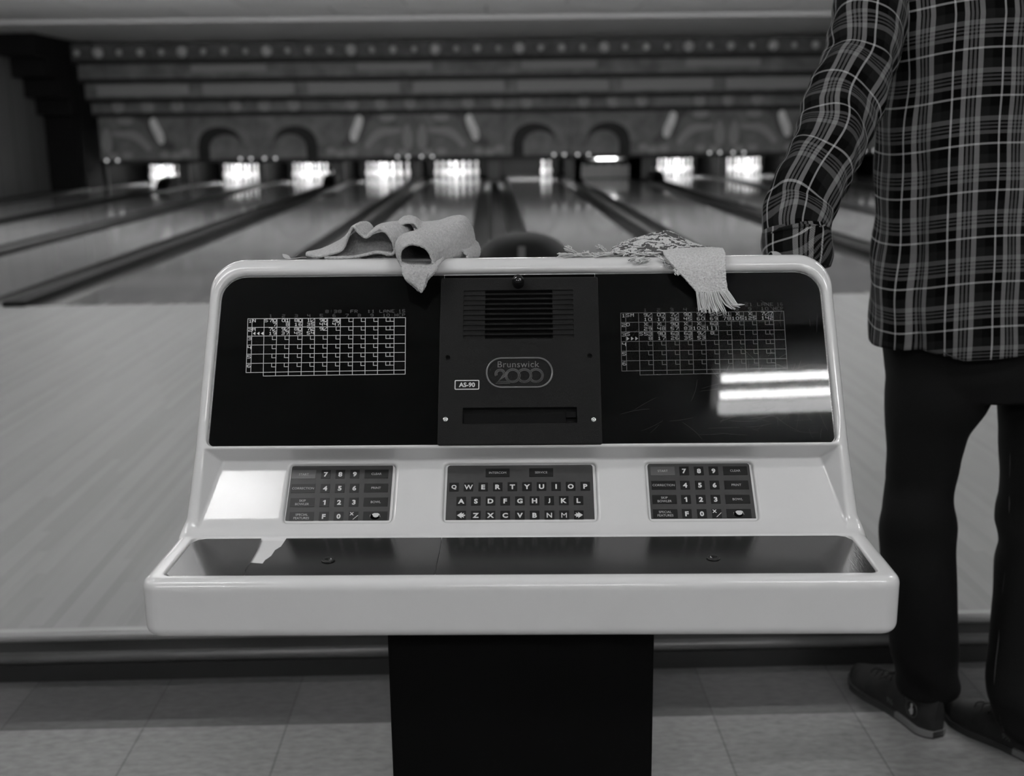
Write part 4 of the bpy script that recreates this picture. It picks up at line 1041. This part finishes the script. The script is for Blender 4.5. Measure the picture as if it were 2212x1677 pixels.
rows = [([(866, 566), (884, 574), (905, 578), (925, 576), (944, 566), (960, 556)], .350), ([(868, 582), (880, 578), (897, 583), (913, 586), (930, 582), (948, 572)], .341), ([(870, 590), (880, 588), (895, 595), (912, 599), (928, 594), (944, 583)], .336),
        ([(876, 606), (888, 606), (898, 609), (909, 610), (921, 603), (936, 592)], .334), ([(890, 618), (897, 620), (903, 622), (909, 622), (917, 612), (926, 603)], .333), ([(905, 630), (908, 631), (910, 632), (912, 631), (914, 627), (915, 622)], .331)]
grid_add(b, sheet([rowC(r, y) for r, y in rows], 5, 6))
rows = [([(869, 588), (880, 580), (897, 584), (913, 590), (926, 590)], .331), ([(870, 596), (882, 600), (897, 612), (908, 622), (914, 628)], .326), ([(880, 606), (890, 612), (900, 620), (907, 627), (911, 632)], .326)]
grid_add(b, sheet([rowC(r, y) for r, y in rows], 5, 5))
rows = [([(848, 505), (862, 490), (875, 483), (895, 484), (907, 496), (930, 497), (960, 490), (980, 480)], .44), ([(850, 497), (864, 477), (880, 468), (898, 471), (912, 481), (935, 480), (962, 476), (985, 470)], .49), ([(850, 520), (866, 500), (885, 492), (905, 494), (915, 500), (938, 500), (962, 498), (985, 496)], .53)]
grid_add(b, sheet([rowC(r, y) for r, y in rows], 4, 6))
rows = [([(998, 490), (1018, 512), (1033, 528), (1036, 543), (1033, 555)], .475), ([(985, 500), (1006, 520), (1020, 535), (1026, 547), (1026, 556)], .44), ([(968, 515), (985, 535), (1000, 545), (1008, 552), (1008, 557)], .41)]
grid_add(b, sheet([rowC(r, y) for r, y in rows], 5, 6))
o = local_build(b, 'cloth', M['terry'], t1); cloth(o, .0042)
b = MB(); g0 = [C(610, 549, .41), C(618, 550, .41), C(624, 553, .41), C(629, 560, .40), C(622, 560, .40), C(615, 558, .405), C(611, 554, .41)]
b.add(g0 + [p + np.array([0, .0008, .0002]) for p in g0], [(0, 6, 5, 4, 3, 2, 1), (7, 8, 9, 10, 11, 12, 13)]); b.tube([C(628, 559, .40), C(640, 558, .41), C(652, 556, .41), C(662, 556, .41)], .0006, 6)
o = local_build(b, 'care_tag', mat('paper_tag', .35, .6), t1); o['label'] = 'small pale tag on a thread'

t2 = towel_root('pale fringed towel with a dark woven figure lying over the console rim', C(1450, 556, .44), 'fringed_towel')
b = MB(); uv = []
rows = [([(1320, 545), (1350, 550), (1382, 551), (1412, 549), (1440, 550), (1470, 549), (1510, 549), (1555, 549)], .388), ([(1320, 540), (1350, 531), (1385, 528), (1418, 526), (1450, 527), (1482, 530), (1520, 536), (1558, 539)], .42),
        ([(1326, 535), (1352, 522), (1384, 513), (1416, 504), (1446, 501), (1472, 515), (1508, 531), (1552, 540)], .46), ([(1340, 545), (1360, 535), (1390, 527), (1420, 520), (1450, 520), (1480, 532), (1510, 543), (1540, 548)], .52)]
grid_add(b, sheet([rowC(r, y) for r, y in rows], 7, 8), 0, (0, .72, 0, .5), uv)
rows = [([(1430, 540), (1462, 538), (1500, 536), (1535, 536), (1562, 538)], .405), ([(1438, 556), (1468, 555), (1500, 554), (1535, 552), (1567, 549)], .369), ([(1458, 580), (1487, 581), (1515, 582), (1545, 580), (1568, 577)], .351), ([(1480, 604), (1502, 606), (1525, 607), (1550, 605), (1569, 603)], .345), ([(1504, 631), (1518, 633), (1535, 634), (1555, 632), (1573, 628)], .34)]
grid_add(b, sheet([rowC(r, y) for r, y in rows], 7, 7), 0, (.76, 1, 0, .5), uv)
o = local_build(b, 'cloth', M['terry2'], t2)
set_uv(o, uv); cloth(o, .0034)
b = MB(); rnd = random.Random(3)
for i in range(74):
    t = i / 73; sx_ = 1504 + 69 * t; sy_ = 630 - 2 * t
    if t < .30: ex, ey = 1511 + 20 * t / .3, 674
    elif t < .66: ex, ey = 1535 + 33 * (t - .3) / .36, 675
    else: ex, ey = 1582 + 25 * (t - .66) / .34, 671 - 15 * (t - .66) / .34
    ex += rnd.uniform(-3, 3); ey += rnd.uniform(-5, 3); yb = rnd.uniform(-.004, .003)
    bow = rnd.uniform(-2.5, 2.5)
    b.tube(cr1([C(sx_, sy_, .340 + yb * .4), C(sx_ + (ex - sx_) * .25 + bow, sy_ + 14, .336 + yb), C(sx_ + (ex - sx_) * .6 + bow, sy_ + 30, .330 + yb), C(ex, ey, .323 + yb)], 4), [.0007] * 12 + [.0004], 5)
o = local_build(b, 'fringe', M['fringe'], t2); o['label'] = 'hanging pale cotton fringe'
b = MB()
def strand(x, y, yl, dx, dy, dyl, n=3):
    pts = [C(x, y, yl)]
    for k in range(n):
        pts.append(C(x + dx * (k + 1) / n + rnd.uniform(-4, 4), y + dy * (k + 1) / n + rnd.uniform(-2.2, 2.2), yl + dyl * (k + 1) / n + rnd.uniform(-.003, .003)))
    b.tube(cr1(pts, 4), .00075, 5)
for i in range(150):        # fringe lying along the rim
    t = rnd.random(); x = 1232 + 200 * t; y = 552 - 2 * t + rnd.uniform(-4, 2)
    strand(x, y, rnd.uniform(.385, .40), rnd.uniform(-34, -8), rnd.uniform(-3, 3), rnd.uniform(-.008, .004))
for cx_, cy_, dx, dy in ((1242, 546, -18, -12), (1238, 552, -30, 0), (1306, 543, -12, -12), (1268, 549, -4, -5), (1345, 545, -12, -3)):
    for i in range(12): strand(cx_ + rnd.uniform(-5, 5), cy_ + rnd.uniform(-2, 3), .39, dx + rnd.uniform(-6, 6), dy + rnd.uniform(-2, 4), rnd.uniform(-.004, .006))
for cx_, cy_, dx, dy in ((1372, 556, -12, 8), (1392, 556, -16, 10), (1405, 558, -20, 8), (1426, 556, 14, 12), (1436, 564, 12, 14), (1456, 582, 8, 12)):
    for i in range(7): strand(cx_ + rnd.uniform(-4, 4), cy_ + rnd.uniform(-2, 2), .374 if cy_ < 580 else .352, dx + rnd.uniform(-4, 4), dy + rnd.uniform(-2, 2), -.007)
o = local_build(b, 'fringe', M['fringe'], t2); o['label'] = 'knotted pale fringe lying along the rim'
# ================================================================== the bowler
YP = 2.12
pel = at_y(2140, 800, YP)
per = empty('person', (pel[0], YP, 0), 0, 'person seen from behind in plaid shirt and black jeans, one hand on the console', 'person')
PR = np.array([pel[0], YP, 0.0])
def pb(mb, name, mt, parent=per, smooth=True):
    mb.v = [tuple(np.array(p) - PR) for p in mb.v]; return mb.build(name, mt, parent, smooth)
W = at_y
shL, shR = W(1925, -12, 2.12), W(2365, -12, 2.12)
elL, wrL = W(1793, 298, 1.935), W(1729, 573, 1.80)
elR, wrR = shR + [.10, .02, -.29], shR + [.11, .12, -.53]
hipL, hipR = W(2045, 830, YP), W(2245, 830, YP)
knL, knR = W(1985, 1125, 2.13), W(2240, 1130, 2.09)
anL, anR = np.array([.885, 2.145, .09]), np.array([1.085, 2.01, .09])
nk = np.array([pel[0], 2.10, 1.53]); hd = np.array([pel[0] - .01, 2.12, 1.70])
ftL, ftR = anL + [-.05, .10, -.06], anR + [-.05, .10, -.06]
# hand resting on the roof of the console: palm towards -x
def roof(x, y): return 1.0545 - .2827 * (y - .38) + CO[2] * 0
def L(x, y, z): return to_glob(np.array([x, y, z]))
palm0 = L(.398, .545, roof(0, .545) + .014); palm1 = L(.325, .500, roof(0, .5) + .017)
fing = []
for i, (dy, ln, ky) in enumerate(((-.030, .072, -.012), (-.010, .082, -.004), (.010, .078, .004), (.029, .062, .010))):
    a = L(.325, .500 + dy, roof(0, .5 + dy) + .017); c_ = L(.318 - ln * .5, .492 + dy + ky, roof(0, .492 + dy) + .021); e_ = L(.318 - ln, .492 + dy + 1.6 * ky, roof(0, .492 + dy + ky) + .0095)
    fing.append((a, c_, e_))
th0, th1, th2 = L(.362, .470, roof(0, .47) + .026), L(.335, .448, roof(0, .448) + .016), L(.310, .440, roof(0, .44) + .010)
def f_body(X, Y, Z):
    k = .04
    d = cone(X, Y, Z, pel + [0, .01, .06], pel + [0, .01, .30], .092, .085)
    d = smin(d, cone(X, Y, Z, pel + [-.07, .01, .45], pel + [.07, .01, .45], .085, .085), .05)
    d = smin(d, cone(X, Y, Z, shL + [.08, 0, -.03], shR + [-.08, 0, -.03], .046, .046), .05)
    d = smin(d, cone(X, Y, Z, nk + [0, 0, -.04], nk + [0, 0, .08], .062, .056), .04)
    head = smin(ellip(X, Y, Z, hd + [0, 0, .03], (.076, .094, .098)), ellip(X, Y, Z, hd + [0, .035, -.05], (.055, .060, .062)), .03)
    head = smin(head, cone(X, Y, Z, hd + [0, .088, .01], hd + [0, .112, -.022], .008, .013), .012)      # nose
    for s_ in (-1, 1):
        head = smin(head, ellip(X, Y, Z, hd + [s_ * .079, .0, -.005], (.011, .020, .032)), .008)        # ears
        head = smax(head, -ellip(X, Y, Z, hd + [s_ * .031, .098, .018], (.017, .016, .011)), .012)      # eye sockets
        head = smin(head, ellip(X, Y, Z, hd + [s_ * .031, .082, .018], (.012, .012, .012)), .003)
    head = smin(head, ellip(X, Y, Z, hd + [0, .092, -.052], (.026, .010, .006)), .004); head = smin(head, ellip(X, Y, Z, hd + [0, .091, -.062], (.022, .010, .007)), .003)
    d = smin(d, head, .03)
    d = smin(d, cone(X, Y, Z, shL, elL, .044, .038), k); d = smin(d, cone(X, Y, Z, elL, wrL, .038, .026), .02)
    d = smin(d, cone(X, Y, Z, shR, elR, .052, .042), k); d = smin(d, cone(X, Y, Z, elR, wrR, .042, .027), .02)
    # left hand
    h = cone(X, Y, Z, wrL, palm0, .023, .0165)
    for dy in (-.024, -.008, .009, .024): h = smin(h, cone(X, Y, Z, palm0 + [0, dy * .7, -.008], palm1 + [0, dy * 1.1, 0], .014, .0115), .010)
    for a, c_, e_ in fing:
        f_ = smin(cone(X, Y, Z, a, c_, .0098, .0088), cone(X, Y, Z, c_, e_, .0088, .0076), .003); h = smin(h, f_, .004)
    h = smin(h, smin(cone(X, Y, Z, th0, th1, .0130, .0108), cone(X, Y, Z, th1, th2, .0105, .0088), .004), .008)
    d = smin(d, h, .012)
    # right hand, relaxed beside the thigh
    q_ = wrR + [.0, .01, -.09]; h = cone(X, Y, Z, wrR, q_, .024, .026); 
    for i, (dy, ln) in enumerate(((.032, .070), (.012, .080), (-.009, .075), (-.029, .060))):
        a = q_ + [0, dy, -.005]; c_ = a + [-.004, .008, -ln * .5]; e_ = c_ + [-.020, .006, -ln * .45]
        h = smin(h, smin(cone(X, Y, Z, a, c_, .010, .009), cone(X, Y, Z, c_, e_, .009, .0075), .003), .004)
    h = smin(h, smin(cone(X, Y, Z, wrR + [0, .025, -.03], wrR + [-.012, .055, -.075], .013, .011), cone(X, Y, Z, wrR + [-.012, .055, -.075], wrR + [-.018, .060, -.105], .010, .008), .004), .01)
    d = smin(d, h, .012)
    for hp, kn, an, ft in ((hipL, knL, anL, ftL), (hipR, knR, anR, ftR)):
        d = smin(d, cone(X, Y, Z, hp, kn, .056, .042), .03); d = smin(d, cone(X, Y, Z, kn, an, .042, .032), .02); d = smin(d, cone(X, Y, Z, an + [0, 0, -.03], ft, .020, .010), .01)
    return d
P, Q, Nn = sdf_mesh(f_body, (.44, 1.62, .01), (1.40, 2.36, 1.86), .005, proj=2)
mesh_obj('body', np_mesh('body', P - PR, Q, Nn), M['skin'], per)
def f_hair(X, Y, Z):
    d = ellip(X, Y, Z, hd + [0, -.008, .040], (.086, .100, .104))
    return smax(d, (Y - hd[1]) * .75 - (Z - hd[2]) * .66 - .012, .02)
P, Q, Nn = sdf_mesh(f_hair, hd - .15, hd + .18, .006); o = mesh_obj('hair', np_mesh('hair', P - PR, Q, Nn), M['hair'], per)

def lerp_tab(tab, x):
    xs = [t[0] for t in tab]; return [float(np.interp(x, xs, [t[k] for t in tab])) for k in range(1, len(tab[0]))]
PER = .0805
# shirt: body of the shirt as rings from hem to collar
tab = [(-135, 2062), (-118, 2010), (-95, 1960), (-60, 1918), (-10, 1905), (40, 1908), (120, 1907), (200, 1904), (240, 1901), (300, 1897), (400, 1896), (460, 1893), (540, 1884), (640, 1880), (745, 1878)]
b = MB(); uv = []; NR, NA = 120, 160; ring0 = None
zref = float(W(2125, 412, 1.99)[2])
rn = np.random.RandomState(5); ph = rn.rand(8) * 6
G = np.zeros((NR, NA, 3)); UV = np.zeros((NR, NA, 2))
for i in range(NR):
    py = 742 - (742 + 135) * (i / (NR - 1)); Lx = lerp_tab(tab, py)[0]; Rx = 2 * 2128 - Lx
    a = W(Lx, py, YP); c_ = W(Rx, py, YP); cx_ = (a[0] + c_[0]) / 2; hw = (c_[0] - a[0]) / 2; z = (a[2] + c_[2]) / 2
    low = np.clip((1.25 - z) / .4, 0, 1); hd_ = .128 + .020 * low; 
    if z > 1.42: hd_ *= max(.45, 1 - (z - 1.42) * 2.4)
    th = np.linspace(0, 2 * PI, NA + 1)[:-1] - PI / 2       # -90deg faces the camera
    ct, st = np.cos(th), np.sin(th); ex = 2 / 2.35
    x = np.sign(ct) * abs(ct) ** ex * hw; y = np.sign(st) * abs(st) ** ex * hd_
    # arc length from the back centre
    dx = np.hypot(np.diff(np.append(x, x[0])), np.diff(np.append(y, y[0]))); s_ = np.concatenate([[0], np.cumsum(dx)[:-1]]); tot = dx.sum(); s_ = np.where(s_ > tot / 2, s_ - tot, s_)
    f = .0045 * low * np.sin(s_ * 34 + ph[0] + z * 2.5) + .0035 * np.sin(s_ * 19 - z * 7 + ph[1]) + .003 * np.sin(z * 23 + s_ * 9 + ph[2]) * np.exp(-((s_ + .17) / .10) ** 2) + .0022 * np.sin(z * 41 + s_ * 22 + ph[3])
    f -= .014 * np.exp(-((s_ + .172 + .012 * np.sin(z * 9)) / .013) ** 2) * np.clip((1.30 - z) / .15, 0, 1)
    f += .010 * np.exp(-((s_ + .205) / .02) ** 2) * low
    nx = ct; ny = st; G[i, :, 0] = cx_ + x + nx * f; G[i, :, 1] = YP + y + ny * f
    hem = np.interp(x, [-hw, -.17, -.10, .0, .12, hw], [.006, .010, -.006, .004, .035, .02]) * max(0, 1 - i / 18)
    G[i, :, 2] = z + hem + (.02 if False else 0)
    lean = (z - zref) * .06
    UV[i, :, 0] = s_ + .040 + 20 * PER + lean * 0 - (z - 1.1) * .055; UV[i, :, 1] = G[i, :, 2] - zref + 20 * PER - x * .085 + .004 * np.sin(s_ * 22)
bi = NA // 2
# cut the ring open at the front (placket, faces away) so the pattern coordinate does not wrap in one face
order = [(k + bi) % NA for k in range(NA)]; G = G[:, order]; UV = UV[:, order]
G = np.concatenate([G, G[:, :1]], 1); last = UV[:, :1].copy(); last[:, 0, 0] = UV[:, -1, 0] + .004; UV = np.concatenate([UV, last], 1)
grid_add(b, G, 0); uv = UV.reshape(-1, 2).tolist()
shirt = pb(b, 'shirt', M['plaid']); 
def scale_uv(o, uvs): set_uv(o, [(u * .0925 / PER, v * .0925 / PER) for u, v in uvs])
scale_uv(shirt, uv)
s_ = shirt.modifiers.new('thickness', 'SOLIDIFY'); s_.thickness = .003; s_.offset = -1
shirt['label'] = 'plaid flannel shirt'
def sleeve(path, hws, name, seed, uo, vo, squash=.92, wr=1.0, swirl=0.0):
    """tube of cloth round an arm; path points and half widths in metres"""
    P_ = cr1(path, 10); hw_ = cr1([(h, 0, 0) for h in hws], 10)[:, 0]; n = len(P_); NA = 72
    rs = np.random.RandomState(seed); ph = rs.rand(10) * 6.28; G = np.zeros((n, NA + 1, 3)); UV = np.zeros((n, NA + 1, 2))
    ln = np.concatenate([[0], np.cumsum(np.linalg.norm(np.diff(P_, axis=0), axis=1))]); view = np.array([0, -1.0, 0.1]); mean = hw_.mean()
    for i in range(n):
        t = P_[min(i + 1, n - 1)] - P_[max(i - 1, 0)]; t /= np.linalg.norm(t); u = np.cross(view, t); u /= np.linalg.norm(u); v = np.cross(t, u)
        for k in range(NA + 1):
            th = 2 * PI * k / NA; s1 = (th - PI) * mean
            w_ = .0042 * math.sin(ln[i] * (48 + 9 * math.sin(ln[i] * 7 + ph[7])) + 2.8 * math.sin(th + ph[0]) + ph[1]) * (.15 + .85 * abs(math.sin(th * 1.5 + ln[i] * 6 + ph[2]))) + .003 * math.sin(th * 5 + ln[i] * 20 + ph[3]) + .0025 * math.sin(ln[i] * 110 + th * 3 + ph[4])
            # th = PI/2 * 3 faces the camera
            r = hw_[i] + w_ * wr * .62
            G[i, k] = P_[i] + r * math.cos(th) * u + r * squash * math.sin(th) * v
            UV[i, k] = (s1 + uo + 20 * PER + .006 * math.sin(ln[i] * 30 + ph[5]), ln[i] + vo + 20 * PER + .012 * math.sin(th + ph[6]) + .006 * math.sin(2 * th + ln[i] * 30) + swirl * s1)
    b_ = MB(); grid_add(b_, G, 0); o_ = pb(b_, name, M['plaid']); scale_uv(o_, UV.reshape(-1, 2).tolist())
    s2 = o_.modifiers.new('thickness', 'SOLIDIFY'); s2.thickness = .003; s2.offset = -1; return o_
pth = [(1950, -70, 2.12, 92), (1900, -20, 2.11, 90), (1878, 50, 2.08, 84), (1857, 130, 2.04, 78), (1836, 190, 2.0, 82), (1812, 250, 1.97, 84), (1794, 295, 1.94, 82), (1776, 340, 1.90, 77), (1750, 400, 1.86, 75), (1730, 450, 1.845, 74), (1721, 490, 1.825, 71), (1722, 525, 1.81, 66), (1724, 545, 1.80, 62)]
pts = [W(a, c_, y) for a, c_, y, h in pth]; hws = [h * (p @ F_ - H * F_[2]) / F_PX for (a, c_, y, h), p in zip(pth, pts)]
sleeve(pts, hws, 'sleeve', 4, .01, .02, swirl=.10)
pth = [(1718, 494, 1.825, 72), (1720, 514, 1.82, 76), (1723, 536, 1.81, 75), (1727, 560, 1.80, 71), (1730, 584, 1.795, 62)]
pts = [W(a, c_, y) for a, c_, y, h in pth]; hws = [h * (p @ F_ - H * F_[2]) / F_PX for (a, c_, y, h), p in zip(pth, pts)]
o = sleeve(pts, hws, 'cuff', 9, .03, .05, .95, .5, -.2); o['label'] = 'turned-back plaid cuff'
sleeve([shR + [-.06, 0, .03], shR, shR * .5 + elR * .5, elR, elR * .4 + wrR * .6, wrR], [.085, .082, .075, .068, .06, .052], 'sleeve', 6, .0, .0)
# collar
b = MB(); G = np.zeros((5, 49, 3)); UV = []
for i in range(5):
    for k in range(49):
        a = 2 * PI * k / 48; r = .074 + .012 * i * (1 if i < 3 else 1) * .6; G[i, k] = nk + [r * math.cos(a), r * math.sin(a) * .95, .055 - (.05 * (i / 4) ** 1.5) + .0]
        UV.append((a * .08 + 1, i * .01 + 1))
grid_add(b, G); o = pb(b, 'collar', M['plaid']); scale_uv(o, UV); s_ = o.modifiers.new('thickness', 'SOLIDIFY'); s_.thickness = .003

# jeans
b = MB()
def leg(tab, sx=1.0):
    """rows: left px, right px, py, Y"""
    tab = sorted(tab, key=lambda t: t[2]); N = 70; NA = 48; G = np.zeros((N, NA + 1, 3))
    for i in range(N):
        py = tab[0][2] + (tab[-1][2] - tab[0][2]) * i / (N - 1); l, r, Y = (float(np.interp(py, [t[2] for t in tab], [t[k] for t in tab])) for k in (0, 1, 3))
        a = W(l, py, Y); c_ = W(r, py, Y); cx_ = (a[0] + c_[0]) / 2 + .002; hw = (c_[0] - a[0]) / 2 * .925; z = (a[2] + c_[2]) / 2
        for k in range(NA + 1):
            th = 2 * PI * k / NA; f = .0035 * math.sin(z * 46 + 2 * math.sin(th) + l * .01) * math.exp(-((z - .5) / .10) ** 2) + .004 * math.sin(z * 60 + 3 * math.cos(th)) * math.exp(-((z - .10) / .08) ** 2)
            G[i, k] = (cx_ + (hw + f) * math.cos(th), Y + (hw * .98 + f) * math.sin(th), z)
    grid_add(b, G)
    b0 = len(b.v) - N * (NA + 1); b.f.append(tuple(b0 + k for k in range(NA))); b.m.append(0); b.f.append(tuple(b0 + (N - 1) * (NA + 1) + k for k in range(NA))[::-1]); b.m.append(0)
    return G
GL = leg([(1910, 2148, 780, 2.12), (1905, 2146, 850, 2.12), (1905, 2128, 885, 2.12), (1907, 2092, 932, 2.12), (1911, 2073, 990, 2.12), (1911, 2066, 1040, 2.12), (1898, 2061, 1086, 2.12), (1895, 2065, 1135, 2.12), (1896, 2066, 1236, 2.12), (1908, 2068, 1320, 2.12), (1920, 2071, 1412, 2.13), (1929, 2072, 1475, 2.14), (1940, 2064, 1497, 2.14)])
GR = leg([(2150, 2395, 780, 2.12), (2150, 2395, 857, 2.12), (2155, 2388, 932, 2.11), (2154, 2378, 1004, 2.10), (2158, 2365, 1075, 2.09), (2144, 2355, 1133, 2.08), (2154, 2345, 1176, 2.07), (2146, 2338, 1211, 2.07), (2142, 2325, 1297, 2.05), (2135, 2312, 1370, 2.04), (2128, 2302, 1460, 2.02), (2124, 2300, 1507, 2.01), (2140, 2300, 1540, 2.005), (2156, 2298, 1574, 2.0), (2170, 2290, 1592, 2.0)])
N = 24; NA = 64; G = np.zeros((N, NA + 1, 3))
for i in range(N):
    py = 690 + (849 - 690) * i / (N - 1); l = np.interp(py, [640, 740, 862], [1925, 1912, 1925]); r = 2 * 2150 - l; a = W(l, py, YP); c_ = W(r, py, YP); cx_ = (a[0] + c_[0]) / 2; hw = (c_[0] - a[0]) / 2; z = (a[2] + c_[2]) / 2
    for k in range(NA + 1):
        th = 2 * PI * k / NA; e = 2 / 2.5; ct, st = math.cos(th), math.sin(th); bt = .108 + (.012 * (1 - abs(ct)) if st < 0 else 0)
        G[i, k] = (cx_ + math.copysign(abs(ct) ** e, ct) * hw, YP + math.copysign(abs(st) ** e, st) * bt * (1 if py < 800 else 1 - (py - 800) / 62 * .15), z)
grid_add(b, G); b0 = len(b.v) - N * (NA + 1); b.f.append(tuple(b0 + k for k in range(NA))); b.m.append(0); b.f.append(tuple(b0 + (N - 1) * (NA + 1) + k for k in range(NA))[::-1]); b.m.append(0)
jeans = pb(b, 'jeans', M['denim']); rm = jeans.modifiers.new('one_cloth', 'REMESH'); rm.mode = 'VOXEL'; rm.voxel_size = .006; rm.use_smooth_shade = True; jeans['label'] = 'black denim jeans'
sm = jeans.modifiers.new('soft', 'SMOOTH'); sm.iterations = 4; sm.factor = .5
b = MB(); q_ = cr1([W(2035, 760, 1.988), W(2078, 778, 1.984), W(2120, 770, 1.984), W(2172, 757, 1.986)], 6); b.tube(q_, .0009, 6)
b.tube(cr1([W(2172, 757, 1.986), W(2182, 730, 1.986), W(2196, 700, 1.988)], 6), .0009, 6)
pb(b, 'pocket_stitching', M['stitch'])
b = MB(); pp = []
for px, py in ((2164, 1010), (2166, 1100), (2168, 1200), (2167, 1290), (2164, 1380), (2160, 1470), (2156, 1540), (2153, 1572)):
    i = min(range(len(GR)), key=lambda j: abs(GR[j, 0, 2] - W(px, py, 2.0)[2])); X_ = W(px, py, 1.96)[0]; c_ = GR[i, :, :]; cx_ = c_[:, 0].mean(); hw = (c_[:, 0].max() - c_[:, 0].min()) / 2; u = max(-.97, min(.97, (X_ - cx_) / hw))
    pp.append((cx_ + u * hw, c_[:, 1].mean() - math.sqrt(1 - u * u) * hw * .98 - .0015, c_[0, 2]))
b.tube(cr1(pp, 4), .0011, 6); pb(b, 'side_seam', M['stitch'])

# shoes ------------------------------------------------------------------
def shoe(heel, toe, label, Lg=.285):
    heel = np.array([*heel, 0.0]); toe = np.array([*toe, 0.0]); f = toe - heel; f /= np.linalg.norm(f); r = np.array([f[1], -f[0], 0]); rz = math.atan2(-f[0], f[1])
    t = bpy.data.objects.new('shoe', None); link(t, per); t.location = tuple(heel - PR); t.rotation_euler = (0, 0, rz); t['label'] = label
    def wv(y, k=0):
        base = np.interp(y, [0, .03, .08, .13, .19, .24, .285], [.030, .034, .033, .036, .047, .045, .030])
        e = np.sqrt(np.clip(1 - np.clip((y - .20) / .085, 0, 1) ** 2.2, 0, 1)); e2 = np.sqrt(np.clip(1 - np.clip((.04 - y) / .042, 0, 1) ** 2.4, 0, 1))
        return base * np.minimum(e, e2) + 1e-4
    def f_up(X, Y, Z):
        w_ = wv(Y) - .002; h = np.interp(Y, [0, .03, .09, .13, .19, .24, .27, .285], [.088, .092, .094, .082, .061, .052, .042, .026])
        X = X - .006 * np.sin(Y / .285 * 3)
        d = ((np.abs(X) / w_) ** 2.4 + (np.maximum(Z - .012, 0) / (h - .012)) ** 2.6) ** (1 / 2.4) - 1
        d = d * .030
        d = np.maximum(d, np.maximum(-Y + .001, Y - .286)); d = np.maximum(d, .012 - Z)
        op = ellip(X, Y, Z, (0, .055, .10), (.026, .042, .024)); return smax(d, -op, .006)
    P, Q, Nn = sdf_mesh(f_up, (-.06, -.008, .004), (.06, .292, .105), .0025, proj=1)
    mesh_obj('upper', np_mesh('upper', P, Q), M['suede'], t, True)
    MB().lathe([(.030, .05), (.034, .08), (.035, .12), (.036, .17)], (0, .058, 0), 20).build('sock', M['lace'], t, True)
    def outline(k, n=60, g=0.0):
        ys = np.concatenate([np.linspace(.0, .285, n)]); L_ = [(-wv(y) * k - g + .006 * math.sin(y / .285 * 3), y) for y in ys]; R_2 = [(wv(y) * k + g + .006 * math.sin(y / .285 * 3), y) for y in ys[::-1]]; return L_ + R_2
    MB().prism(outline(1.0, g=.003), (0, 0, 0.0), (1, 0, 0), (0, 1, 0), (0, 0, 1), .008).build('outsole', M['sole'], t)
    MB().prism(outline(1.0, g=.0035), (0, 0, .0082), (1, 0, 0), (0, 1, 0), (0, 0, 1), .0065).build('welt', M['suede2'], t)
    hp = [p for p in outline(1.0, g=.0042) if p[1] < .10]; hp.sort(key=lambda p: (p[0] > 0, p[1] if p[0] > 0 else -p[1])); 
    hl = [p for p in hp if p[0] <= 0]; hr = [p for p in hp if p[0] > 0]
    MB().prism(hl + hr, (0, 0, .004), (1, 0, 0), (0, 1, 0), (0, 0, 1), .013).build('heel_band', M['heel'], t)['label'] = 'pale rubber heel'
    lc = MB()
    for i in range(5):
        y = .130 + .017 * i; z = float(np.interp(y, [.11, .13, .19, .24], [.090, .083, .062, .053])); lc.tube(cr1([(-.022, y, z - .010), (-.008, y + .004, z + .001), (.008, y - .002, z + .001), (.022, y + .006, z - .010)], 4), .0018, 6)
    for s2 in (-1, 1):
        lc.tube(cr1([(0, .118, .092), (s2 * .018, .108, .104), (s2 * .034, .118, .098), (s2 * .028, .134, .088), (s2 * .006, .120, .092)], 6), .0018, 6); lc.tube(cr1([(0, .118, .092), (s2 * .02, .13, .086), (s2 * .036, .15, .068)], 5), .0017, 6)
    lc.build('lace', M['lace'], t, True)
    e = MB()     # round emblem with a pin on the outer heel side
    for sd in (-1,):
        cy_, cz_ = .045, .050; X_ = -(.0335)
        e.tube([(X_ - .0012, cy_ + .017 * math.cos(a), cz_ + .017 * math.sin(a)) for a in np.linspace(0, 2 * PI, 30)[:-1]], .0007, 6, 1, True)
        prof = [(0.0020, -.012), (.0042, -.007), (.0040, -.002), (.0018, .003), (.0015, .006), (.0026, .009), (.0018, .012)]
        out = [(p[0], p[1]) for p in prof] + [(-p[0], p[1]) for p in prof[::-1]]; e.prism(out, (X_, cy_, cz_), (0, -1, 0), (0, 0, 1), (-1, 0, 0), .0022, 0)
        e.tube([(X_ - .002, cy_ + .006, cz_ - .006), (X_ - .002, cy_ - .006, cz_ + .002)], .0012, 5, 0)
    e.build('emblem', [M['emblem'], M['emblem2']], t)['label'] = 'round bowling pin emblem'
    n_ = MB(); put_text(n_, '9½', .01, (-.0365, .110, .036), (0, -1, 0), (0, 0, 1), 0, bold=.03, height=.012)
    n_.build('size_mark', M['emblem2'], t)
    return t
shoe((.908, 2.085), (.815, 2.35), 'left bowling shoe beside the console pedestal')
shoe((1.105, 1.945), (.955, 2.20), 'right bowling shoe, the nearer one')
